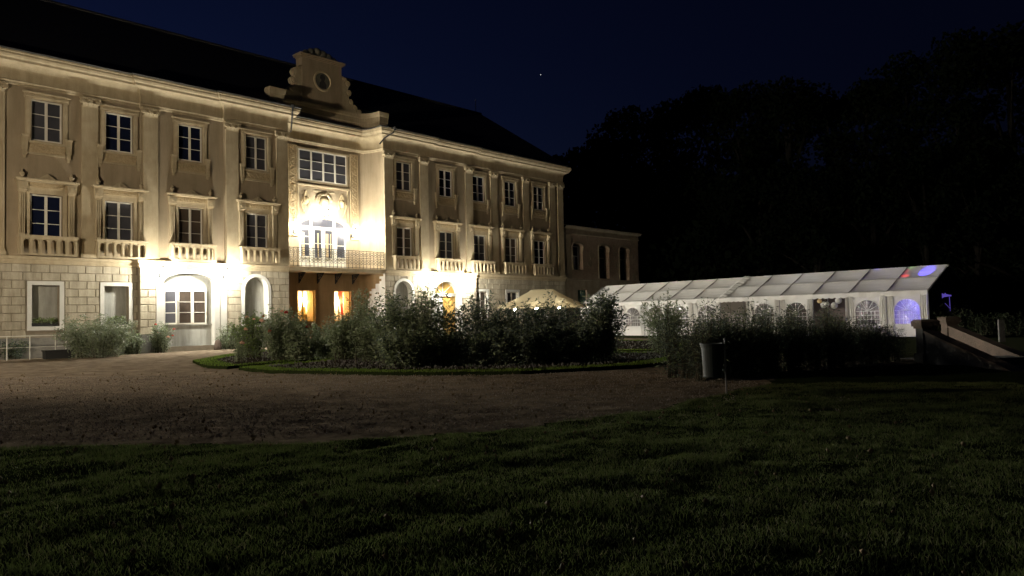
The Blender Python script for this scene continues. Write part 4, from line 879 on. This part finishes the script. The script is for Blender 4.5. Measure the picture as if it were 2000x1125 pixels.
# ---------------------------------------------------------------- plants
def plant_mesh(seed, nst, h, spread, leaf, lw, per, spikes=False, flowers=None, upright=.5, base=.45, droop=.25, fill=1.0):
    r = np.random.default_rng(seed); V = []; T = []; MI = []; nv = 0
    mbs = MB(); allc = []; alld = []; tips = []
    for s_ in range(nst):
        a = r.uniform(0, 2*PI); rad = spread*math.sqrt(r.uniform(0, 1)); hh = h*r.uniform(.55, 1)*(1-.25*(rad/spread)**2)
        b0 = np.array([math.cos(a)*rad*base, math.sin(a)*rad*base, 0]); tp = np.array([math.cos(a)*rad, math.sin(a)*rad, hh]); mid = np.array([math.cos(a)*rad*(1-upright)*.9, math.sin(a)*rad*(1-upright)*.9, hh*.6])
        t = np.linspace(0, 1, 7)[:, None]; c = (1-t)**2*b0+2*t*(1-t)*mid+t*t*tp; mbs.tube([tuple(p) for p in c], [.010, .009, .008, .007, .005, .004, .002], 3, cap=False); tips.append(c[-1])
        n = int(per*r.uniform(.7, 1.2)); tt = r.uniform(.12 if fill >= 1 else .35, 1, n)[:, None]; cc = (1-tt)**2*b0+2*tt*(1-tt)*mid+tt*tt*tp; off_ = r.normal(0, leaf*1.1, (n, 3))*(1.4-tt*1.0); allc.append(cc+off_); d = r.normal(0, 1, (n, 3)); d[:, 2] = d[:, 2]*.5+.35-droop; alld.append(d)
    C = np.concatenate(allc); D = np.concatenate(alld); D /= np.linalg.norm(D, axis=1)[:, None]; n = len(C); U = np.cross(D, r.normal(0, 1, (n, 3))); U /= np.linalg.norm(U, axis=1)[:, None]+1e-9
    L = (leaf*r.uniform(.6, 1.25, n))[:, None]; Wd = (lw*r.uniform(.7, 1.2, n))[:, None]; C[:, 2] = np.maximum(C[:, 2], .03)
    nrm = np.cross(D, U); Vv = np.stack([C, C+D*L*.5+U*Wd, C+D*L+nrm*L*-.12, C+D*L*.5-U*Wd], 1).reshape(-1, 3)
    b = np.arange(n)[:, None]*4; Tt = np.concatenate([b+np.array([[0, 1, 2]]), b+np.array([[0, 2, 3]])]); mi = (r.random(n) < .28).astype(int); mi = np.concatenate([mi, mi])
    extra_v = []; extra_t = []; em = []
    if spikes:
        for tp in tips:
            if r.random() < .75:
                a = r.uniform(0, 2*PI); ln = leaf*r.uniform(1.2, 2.2)
                for k in range(7):
                    f_ = k/6; p = tp+np.array([math.cos(a)*ln*f_*.6, math.sin(a)*ln*f_*.6, ln*(f_-.55*f_*f_)]); q = (1-f_)*.018+.006; j = len(extra_v)
                    extra_v += [p+[q, 0, -q], p+[-q, q, 0], p+[0, -q, q*1.6]]; extra_t.append((j, j+1, j+2)); em.append(0)
    sv = np.array(mbs.v); st = np.array([(f[0], f[1], f[2]) for f in mbs.f]+[(f[0], f[2], f[3]) for f in mbs.f]); base_ = len(Vv)
    VV = [Vv, sv]; TT = [Tt, st+base_]; MM = [mi, np.full(len(st), 2)]
    if extra_v: VV.append(np.array(extra_v)); TT.append(np.array(extra_t)+base_+len(sv)); MM.append(np.array(em))
    return np.concatenate(VV), np.concatenate(TT), np.concatenate(MM), tips
def add_mesh(name, V, T, M, mats):
    me = bpy.data.meshes.new(name); V = np.asarray(V, np.float32); T = np.asarray(T, np.int32)
    me.vertices.add(len(V)); me.vertices.foreach_set('co', V.ravel()); me.loops.add(T.size); me.loops.foreach_set('vertex_index', T.ravel()); me.polygons.add(len(T)); me.polygons.foreach_set('loop_start', np.arange(0, T.size, 3)); me.polygons.foreach_set('loop_total', np.full(len(T), 3))
    for m in mats: me.materials.append(MATS[m])
    me.polygons.foreach_set('material_index', np.asarray(M, np.int32)); me.update(calc_edges=True); me.validate(); return me
def shrub(name, px, py, wpx, top, label, group, seed, mats=('leaf_dark', 'leaf_mid', 'stem'), leaf=.10, lw=.018, dens=1.0, spikes=False, blooms=(), upright=.5, cat='shrub', zb=.09, droop=.25):
    """plant standing at photo ground point (px,py), wpx wide, its top at photo row top"""
    gx_, gy_ = G(px, py, zb); D = gy_; wid = wpx*D/F*1.2; r_ = ray(px, top); hh = max(.15, (H+r_.z*(D/r_.y)-zb)*1.17)
    nst = max(6, int(34*dens*wid)); V, T, M, tips = plant_mesh(seed, nst, hh, wid/2, leaf, lw, int(42*hh*(.10/leaf)**.8), spikes, upright=upright, droop=droop)
    if blooms:
        t = empty(name, (gx_, gy_, zb), random.uniform(0, 6), label=label, cat=cat, group=group)
        me = add_mesh('foliage', V, T, M, mats); o = bpy.data.objects.new('foliage', me); COL.objects.link(o); o.parent = t
        rr = random.Random(seed)
        for m_, k in blooms:
            for q in range(k):
                tp = rr.choice(tips); mb = MB(); s_ = rr.uniform(.05, .085)
                for a in range(7): c = (math.cos(a*.9)*s_*.6, math.sin(a*.9)*s_*.6, (a % 3)*s_*.3); mb.sphere(c, s_*.6, 5, .7)
                mb.build('bloom', m_, t, tuple(tp))
        return t
    me = add_mesh(name, V, T, M, mats); o = bpy.data.objects.new(name, me); COL.objects.link(o); o.location = (gx_, gy_, zb); o.rotation_euler.z = random.uniform(0, 6)
    return tag(o, label, cat, group)
GW = 'shrubs at the foot of the palace wall'; GB = 'roses in the beds'; GT = 'tall butterfly bushes in the front bed'
LG = ('leaf_grey', 'leaf_mid', 'stem'); LM = ('leaf_mid', 'leaf_grey', 'stem'); LD = ('leaf_dark', 'leaf_mid', 'stem'); LL = ('leaf_mid', 'leaf_lime', 'stem')
shrub('shrub', 190, 698, 130, 622, 'wide grey-green shrub under the second blind window', GW, 11, LG, .14, .03, 1.0, droop=.35, zb=0)
shrub('shrub', 20, 702, 70, 664, 'low dark shrub behind the white railing at the far left', GW, 12, LD, .10, .03, 1.0, zb=0)
shrub('shrub', 256, 692, 44, 652, 'small pale shrub right of the wide grey-green one', GW, 13, LG, .10, .03, 1.3, zb=0)
shrub('rose_bush', 313, 689, 44, 636, 'slim rose bush with red blooms left of the arched garden window', GW, 14, LG, .08, .028, 1.0, blooms=(('flower_red', 3), ('flower_pink', 3)), cat='rose bush', zb=0)
shrub('rose_bush', 447, 682, 46, 640, 'low pale rose bush by the stone bollard', GW, 15, LG, .08, .028, 1.4, blooms=(('flower_white', 5), ('flower_pink', 2)), cat='rose bush', zb=0)
shrub('shrub', 385, 684, 16, 674, 'tuft of weeds at the step of the garden window', GW, 16, LL, .07, .02, 3, zb=0)
shrub('rose_bush', 490, 699, 70, 612, 'leafy rose bush with salmon blooms at the left end of the rear bed', GB, 21, LL, .09, .028, 1.0, blooms=(('flower_pink', 8), ('flower_red', 2)), cat='rose bush')
shrub('rose_bush', 552, 703, 90, 606, 'dense rose bush with red and orange blooms in front of the blind niche', GB, 22, LM, .09, .026, 1.1, blooms=(('flower_pink', 8), ('flower_red', 3)), cat='rose bush')
shrub('rose_bush', 470, 706, 26, 672, 'small bare rose stem at the tip of the rear bed', GB, 23, LM, .07, .02, .8, blooms=(('flower_pink', 1),), cat='rose bush')
shrub('rose_bush', 630, 697, 60, 632, 'thin rose bush under the ochre wall with pale blooms', GB, 24, LM, .08, .026, .9, blooms=(('flower_pink', 3), ('flower_white', 4)), cat='rose bush')
shrub('shrub', 675, 703, 74, 612, 'round grey-green shrub in front of the right lit window', GB, 25, ('leaf_mid', 'leaf_grey', 'stem'), .11, .024, 1.2)
shrub('shrub', 712, 700, 70, 573, 'tall thin shrub reaching over the curved wall edge', GB, 26, LM, .11, .02, .7, True)
shrub('butterfly_bush', 770, 712, 92, 577, 'big butterfly bush left of the main door, left of its twin', GT, 31, ('leaf_mid', 'leaf_dark', 'stem'), .13, .02, 1.2, True)
shrub('butterfly_bush', 835, 711, 84, 574, 'big butterfly bush directly left of the main door', GT, 32, ('leaf_mid', 'leaf_dark', 'stem'), .13, .02, 1.2, True)
shrub('butterfly_bush', 893, 709, 66, 592, 'sparse bush standing before the lit main door', GT, 33, LD, .13, .02, .65, True)
shrub('butterfly_bush', 945, 708, 72, 582, 'butterfly bush below the first window right of the door', GT, 34, LD, .13, .02, .85, True)
shrub('butterfly_bush', 1003, 706, 80, 590, 'dark butterfly bush at the left corner of the cream gazebo', GT, 35, LD, .13, .02, .95, True)
shrub('butterfly_bush', 1062, 704, 80, 584, 'dark butterfly bush in front of the middle of the cream gazebo', GT, 36, LD, .13, .02, 1.05, True)
shrub('butterfly_bush', 1115, 701, 60, 598, 'lower bush at the right corner of the cream gazebo', GT, 37, LD, .12, .02, .9, True)
shrub('butterfly_bush', 1172, 703, 92, 578, 'round dark bush at the left end of the white marquees', GT, 38, LD, .12, .024, 1.35, True)
for i, (x, y, w, t_, lf) in enumerate(((735, 706, 90, 628, LM), (800, 717, 120, 640, ('leaf_mid', 'leaf_dark', 'stem')), (868, 712, 70, 655, ('leaf_mid', 'leaf_dark', 'stem')), (925, 714, 70, 655, LD), (975, 713, 90, 645, LD), (1035, 712, 100, 640, LD), (1090, 709, 90, 640, LD), (1140, 708, 80, 634, LD), (590, 703, 70, 648, LM), (650, 700, 70, 650, LM))):
    shrub('low_shrub', x, y, w, t_, ('low leafy filler left of the big butterfly bushes', 'low broad filler at the foot of the big butterfly bushes', 'low filler before the main door, left side', 'low filler under the first window right of the door', 'low filler left of the cream gazebo', 'low filler under the left half of the cream gazebo', 'low filler under the right half of the cream gazebo', 'low filler between gazebo and round dark bush', 'low filler between the red roses and the ochre wall', 'low filler under the left lit ochre window')[i], 'low fillers between the tall bushes', 120+i, lf, .11, .028, 1.5, upright=.3)
shrub('shrub', 1296, 692, 86, 584, 'loose bush before the third and fourth marquee windows', GT, 39, LM, .12, .02, .8, True)
for i, (x, y, lab) in enumerate(((620, 722, 'low rose stem in front bed, left one of three'), (656, 717, 'staked rose stem left of the round shrub'), (697, 722, 'low rose stem just left of the big butterfly bushes'))):
    pass
for i, (x, y, t_, lab) in enumerate(((655, 717, 690, 'short bare post at the left tip of the front bed'), (695, 718, 684, 'thin bare post near the big butterfly bushes'), (612, 699, 676, 'small bare post below the ochre wall'))):
    gx_, gy_ = G(x, y, .09); mb = MB(); mb.tube([(0, 0, 0), (.01, 0, .25), (0, .01, .45)], [.022, .02, .016], 6); o = mb.build('plant_stake', 'stem', None, (gx_, gy_, .09)); tag(o, lab, 'stake', 'bare stakes in the beds')
# dense row of tall perennials on the right: one mass
Vs = []; Ts = []; Ms = []; nv = 0
variants = [plant_mesh(50+k, 32, 1.75, .42, .11, .012, 34, False, upright=.9, base=.4, droop=.1)[:3] for k in range(5)]
line = [(4.15, 16.6), (5.5, 17.4), (7.2, 18.6), (9.1, 20.0), (11.1, 21.4)]
for row in range(3):
    for k in range(17):
        f_ = k/16; j = min(3, int(f_*4)); u_ = f_*4-j; x = line[j][0]*(1-u_)+line[j+1][0]*u_; y = line[j][1]*(1-u_)+line[j+1][1]*u_
        x += rng.uniform(-.15, .15)-row*.15; y += row*.55+rng.uniform(-.15, .15); hsc = (1.02-.30*max(0, f_-.55)/.45)*rng.uniform(.74, 1.14); V, T, M = variants[rng.integers(5)]
        a = rng.uniform(0, 6); c_, n_ = math.cos(a), math.sin(a); Vs.append(np.stack([V[:, 0]*c_-V[:, 1]*n_+x, V[:, 0]*n_+V[:, 1]*c_+y, V[:, 2]*hsc], -1)); Ts.append(T+nv); Ms.append(M); nv += len(V)
me = add_mesh('tall_perennials', np.concatenate(Vs), np.concatenate(Ts), np.concatenate(Ms), LD); o = bpy.data.objects.new('tall_perennials', me); COL.objects.link(o); tag(o, 'dense row of tall leafy perennials hiding the right marquee', 'perennials', kind='stuff')
# dim shrubs behind the stair
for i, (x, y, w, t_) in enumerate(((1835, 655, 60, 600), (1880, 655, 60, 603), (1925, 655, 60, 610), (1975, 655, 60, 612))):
    shrub('shrub', x, y, w, t_, ('dim shrub just right of the marquee corner', 'dim shrub below the violet marquee window', 'dim shrub right of the stair piers', 'dim shrub at the right picture edge')[i], 'dim shrubs behind the garden stair', 70+i, ('leaf_shaded', 'leaf_shaded', 'stem'), .12, .03, .5)
# window boxes
for i, (a, b, lab) in enumerate(((-9.36, -8.14, 'green trailing plants in the sill box of the left blind window'), (-5.96, -4.74, 'green trailing plants in the sill box of the second blind window'), (2.1, 3.3, 'low plants on the sill of the arched blind niche'))):
    t = empty('window_box', pal((a+b)/2, .02 if i < 2 else -.2, 1.62 if i < 2 else 1.47), RZ, label=lab, cat='window box', group='window boxes'); mb = MB(); hw = (b-a)/2-.04; mb.box(-hw, hw, 0, .2, 0, .16); mb.build('box', 'sheetmetal', t)
    V, T, M, _ = plant_mesh(90+i, 26, .42, .3, .07, .022, 26, upright=.2); V = V*np.array([hw/.3, .6, 1.0])+np.array([0, .08, .1]); me = add_mesh('foliage', V, T, M, ('leaf_mid', 'leaf_lime', 'stem')); o = bpy.data.objects.new('foliage', me); COL.objects.link(o); o.parent = t

# ---------------------------------------------------------------- small things
bx_, by_ = G(1419, 773)
t = empty('litter_bin', (bx_, by_, .03), 0, label='grey-green tapered litter bin on a post at the corner of the lawn', cat='litter bin')
mb = MB(); n = 24; prof = [(.165, .31), (.175, .33), (.165, .35), (.19, .86), (.205, .87), (.205, .885), (.215, .90), (.215, .925), (.185, .925), (.17, .4)]
vs = []; mb.lathe(-.235, 0, prof, n); mb.build('basket', 'bin_paint', t, smooth=False)
mb = MB(); mb.tube([(0, 0, -.05), (0, 0, .98)], .016, 8); mb.sphere((0, 0, .99), .024, 6); mb.box(-.05, .0, -.02, .02, .8, .84); mb.box(-.05, .0, -.02, .02, .42, .46); mb.build('post', 'alu', t)
# stone bollard by the garden bay
mb = MB(); mb.lathe(0, 0, [(.24, 0), (.23, .15), (.19, .4), (.14, .55), (.05, .62)], 10); o = mb.build('bollard', 'stone', None, pal(-.02, -.75), smooth=True); tag(o, 'rounded conical stone guard beside the arched garden window', 'bollard')
# white railing and black planter at the left edge
t = empty('railing', pal(-8.9, -1.6), RZ, label='low white metal railing in front of the left blind window', cat='railing')
for x in (-1.9, -.95, .15, .62, 1.1): mb = MB(); mb.tube([(x, 0, 0), (x, 0, 1.15)], .022, 6); mb.build('post', 'white_paint', t)
mb = MB(); mb.tube([(-3, 0, 1.15), (1.12, 0, 1.15)], .022, 6); mb.tube([(-3, 0, .6), (1.12, 0, .6)], .012, 6); mb.build('rail', 'white_paint', t)
mb = MB(); mb.box(-.65, .65, -.25, .25, 0, .38); mb.box(-.69, .69, -.29, .29, .38, .43); mb.box(-.6, .6, -.2, .2, .43, .435); o = mb.build('planter', 'sheetmetal', None, pal(-8.7, -2.0)); o.rotation_euler.z = RZ; tag(o, 'long black planter box in front of the white railing', 'planter')
# garden stair: two piers with sloping cheek walls
def stair_wall(x, y, L, label, m, capm):
    t = empty('stair_wall', (x, y, 0), 0, label=label, cat='stair wall', group='stair walls of the garden stair')
    mb = MB(); mb.box(-.18, .18, -.18, .18, .25, 1.0); mb.build('pier', m, t)
    mb = MB(); mb.box(-.24, .24, -.24, .24, -.1, .25, taper=.01); mb.build('pier_base', m, t)
    mb = MB(); mb.box(-.22, .22, -.22, .22, .94, 1.0); mb.box(-.26, .26, -.26, .26, 1.0, 1.13); mb.box(-.27, .27, -.27, .27, 1.13, 1.19, taper=.05); mb.build('cap', capm, t)
    mb = MB(); sl = .24; z0 = .82; mb.add([(-.14, -.18, -1.6), (.14, -.18, -1.6), (.14, -L, -1.6), (-.14, -L, -1.6), (-.14, -.18, z0), (.14, -.18, z0), (.14, -L, z0-sl*(L-.18)), (-.14, -L, z0-sl*(L-.18))], [(4, 5, 6, 7), (0, 4, 7, 3), (1, 2, 6, 5), (3, 7, 6, 2), (0, 1, 5, 4)]); mb.build('cheek_wall', m, t)
    mb = MB(); mb.add([(-.17, -.18, z0), (.17, -.18, z0), (.17, -L, z0-sl*(L-.18)), (-.17, -L, z0-sl*(L-.18)), (-.17, -.18, z0+.07), (.17, -.18, z0+.07), (.17, -L, z0+.07-sl*(L-.18)), (-.17, -L, z0+.07-sl*(L-.18))], [(4, 5, 6, 7), (0, 4, 7, 3), (1, 2, 6, 5), (0, 1, 5, 4), (3, 7, 6, 2)]); mb.build('coping', capm, t)
stair_wall(11.48, 20.7, 3.9, 'grey stair wall with square capped pier, left of the pair', 'stone_grey', 'stone')
stair_wall(15.25, 26.0, 6.0, 'brownish stair wall with square capped pier, right of the pair', 'stone', 'stone')
mb = MB()
for k in range(5): mb.box(11.7, 15.0, 21.6-k*.9, 22.6-k*.9, -1.6, .02-k*.22)
o = mb.build('stair', 'stone_grey'); tag(o, kind='structure')
# small lit posts at the right edge
for i, (x, y0_, y1_) in enumerate(((1957, 668, 634),)):
    gx_, gy_ = G(x, 668, 0); mb = MB(); mb.box(-.12, .12, -.05, .05, 0, .95); 
    for k in range(16): mb.sphere((rng.uniform(-.1, .1), -.06, rng.uniform(.1, .9)), .02, 4)
    o = mb.build('post', 'stone_grey', None, (gx_, gy_, 0)); tag(o, 'mottled pale post at the right picture edge', 'post')

# ---------------------------------------------------------------- trees
def tree_mesh(seed, h, cr, n=7000, leaf=.55, low=.12):
    r = np.random.default_rng(seed); cl = []
    for k in range(46):
        a = r.uniform(0, 2*PI); z = r.uniform(low, 1); rad = cr*math.sin(PI*min(1, max(.05, (z*.82+.12))))**.8*math.sqrt(r.uniform(.15, 1)); cl.append((math.cos(a)*rad, math.sin(a)*rad, z*h*.93, r.uniform(.12, .26)*cr*1.25))
    cl.append((0, 0, h*.93, cr*.25)); cl = np.array(cl); k = r.integers(len(cl), size=n); c = cl[k]; d = r.normal(0, 1, (n, 3)); d /= np.linalg.norm(d, axis=1)[:, None]
    P = c[:, :3]+d*(c[:, 3]*r.uniform(.55, 1.1, n))[:, None]*np.array([1, 1, .75]); D = r.normal(0, 1, (n, 3)); D /= np.linalg.norm(D, axis=1)[:, None]; U = np.cross(D, r.normal(0, 1, (n, 3))); U /= np.linalg.norm(U, axis=1)[:, None]; L = (leaf*r.uniform(.5, 1.1, n))[:, None]
    V = np.stack([P-D*L*.5, P+U*L*.35, P+D*L*.5, P-U*L*.35], 1).reshape(-1, 3); b = np.arange(n)[:, None]*4; T = np.concatenate([b+np.array([[0, 1, 2]]), b+np.array([[0, 2, 3]])]); return V, T, cl
protos = []
for k in range(5):
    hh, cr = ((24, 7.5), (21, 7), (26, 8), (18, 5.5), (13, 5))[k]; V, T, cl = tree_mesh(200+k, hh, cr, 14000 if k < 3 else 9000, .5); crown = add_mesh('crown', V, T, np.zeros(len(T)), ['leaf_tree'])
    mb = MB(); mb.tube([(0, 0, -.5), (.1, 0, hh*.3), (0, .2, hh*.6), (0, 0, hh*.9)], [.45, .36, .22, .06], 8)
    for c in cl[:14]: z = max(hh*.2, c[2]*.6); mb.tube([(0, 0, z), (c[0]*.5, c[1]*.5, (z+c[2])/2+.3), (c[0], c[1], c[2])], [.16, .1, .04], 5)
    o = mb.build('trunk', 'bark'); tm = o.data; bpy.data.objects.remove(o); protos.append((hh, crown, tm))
def tree(px, top, D, k, label, grp='dark trees beyond the marquees'):
    """tree at distance D under photo column px whose top reaches photo row top"""
    r_ = ray(px, top); f_ = D/r_.y; x = r_.x*f_; z = H+r_.z*f_; hh, cm, tm = protos[k]; s_ = z/hh
    t = empty('tree', (x, D, 0), random.uniform(0, 6), label=label, cat='tree', group=grp); wsc = s_*random.uniform(.9, 1.1)
    for nm, me in (('trunk', tm), ('crown', cm)): o = bpy.data.objects.new(nm, me); COL.objects.link(o); o.parent = t; o.scale = (wsc, wsc, s_)
TR = [(1128, 292, 112, 4, 'small thin dark tree just beyond the palace corner'), (1180, 268, 108, 4, 'low dark tree left of the round-topped ones, above the derelict wing'), (1235, 204, 104, 3, 'first tall dark tree right of the palace'),
      (1310, 190, 102, 1, 'dark round-topped tree above the left marquee'), (1395, 165, 94, 1, 'dark tree above the joint of the marquees'), (1460, 160, 90, 0, 'dark tree behind, left of the dome-shaped crown'), (1530, 148, 78, 0, 'dark dome-shaped tree in the middle of the row'), (1615, 182, 82, 1, 'lower dark tree right of the dome-shaped one'),
      (1690, 152, 74, 1, 'dark tree left of the tallest pair'), (1765, 98, 66, 2, 'very tall dark tree, left of the tallest pair'), (1860, 55, 60, 2, 'tallest dark tree near the right picture edge'), (1960, 45, 56, 0, 'tall dark tree cut by the right picture edge'),
      (1290, 330, 100, 3, 'low dark tree in front, beyond the left marquee'), (1375, 320, 92, 3, 'low dark tree in front, beyond the marquee joint'), (1480, 330, 75, 4, 'low dark tree in front, beyond the right marquee'), (1590, 320, 60, 3, 'low dark tree in front, above the open marquee bay'), (1700, 330, 58, 4, 'low dark tree in front, above the marquee light spots'), (1800, 300, 54, 3, 'low dark tree in front, at the marquee end'), (1900, 300, 50, 3, 'low dark tree right of the marquee gable'), (2000, 320, 46, 4, 'low dark tree at the right picture edge'),
      (40, 8, 72, 2, 'tall dark tree behind the left end of the palace roof')]
for a in TR: tree(*a)
# dark undergrowth under the trees: one mass
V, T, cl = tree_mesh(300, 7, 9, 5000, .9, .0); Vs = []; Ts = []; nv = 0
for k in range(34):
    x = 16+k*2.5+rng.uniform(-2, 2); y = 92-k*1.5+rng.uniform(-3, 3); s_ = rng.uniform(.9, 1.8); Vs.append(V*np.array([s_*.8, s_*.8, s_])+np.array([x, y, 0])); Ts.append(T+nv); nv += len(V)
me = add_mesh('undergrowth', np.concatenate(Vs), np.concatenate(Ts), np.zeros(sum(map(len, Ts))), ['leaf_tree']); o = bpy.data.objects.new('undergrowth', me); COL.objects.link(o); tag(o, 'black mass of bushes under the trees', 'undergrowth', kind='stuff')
# a hill behind the trees
mb = MB(); vs = []; nn = 60
for i in range(nn+1):
    x = 5+200*i/nn; h_ = 9+5*math.sin(i*.13)+1.5*math.sin(i*.7); h_ *= min(1, i/8); vs += [(x, 135-i*1.2, -1), (x, 150-i*1.2, h_), (x, 190-i*.6, -1)]
mb.add(vs, [(3*i+j, 3*i+3+j, 3*i+4+j, 3*i+1+j) for i in range(nn) for j in range(2)]); o = mb.build('hill', 'earth'); tag(o, kind='structure')
# one star
r_ = ray(1056, 146).normalized()*1500; mb = MB(); mb.sphere((0, 0, 0), .65, 6); o = mb.build('star', 'star_glow', None, (r_.x, r_.y, r_.z+H)); tag(o, kind='structure')
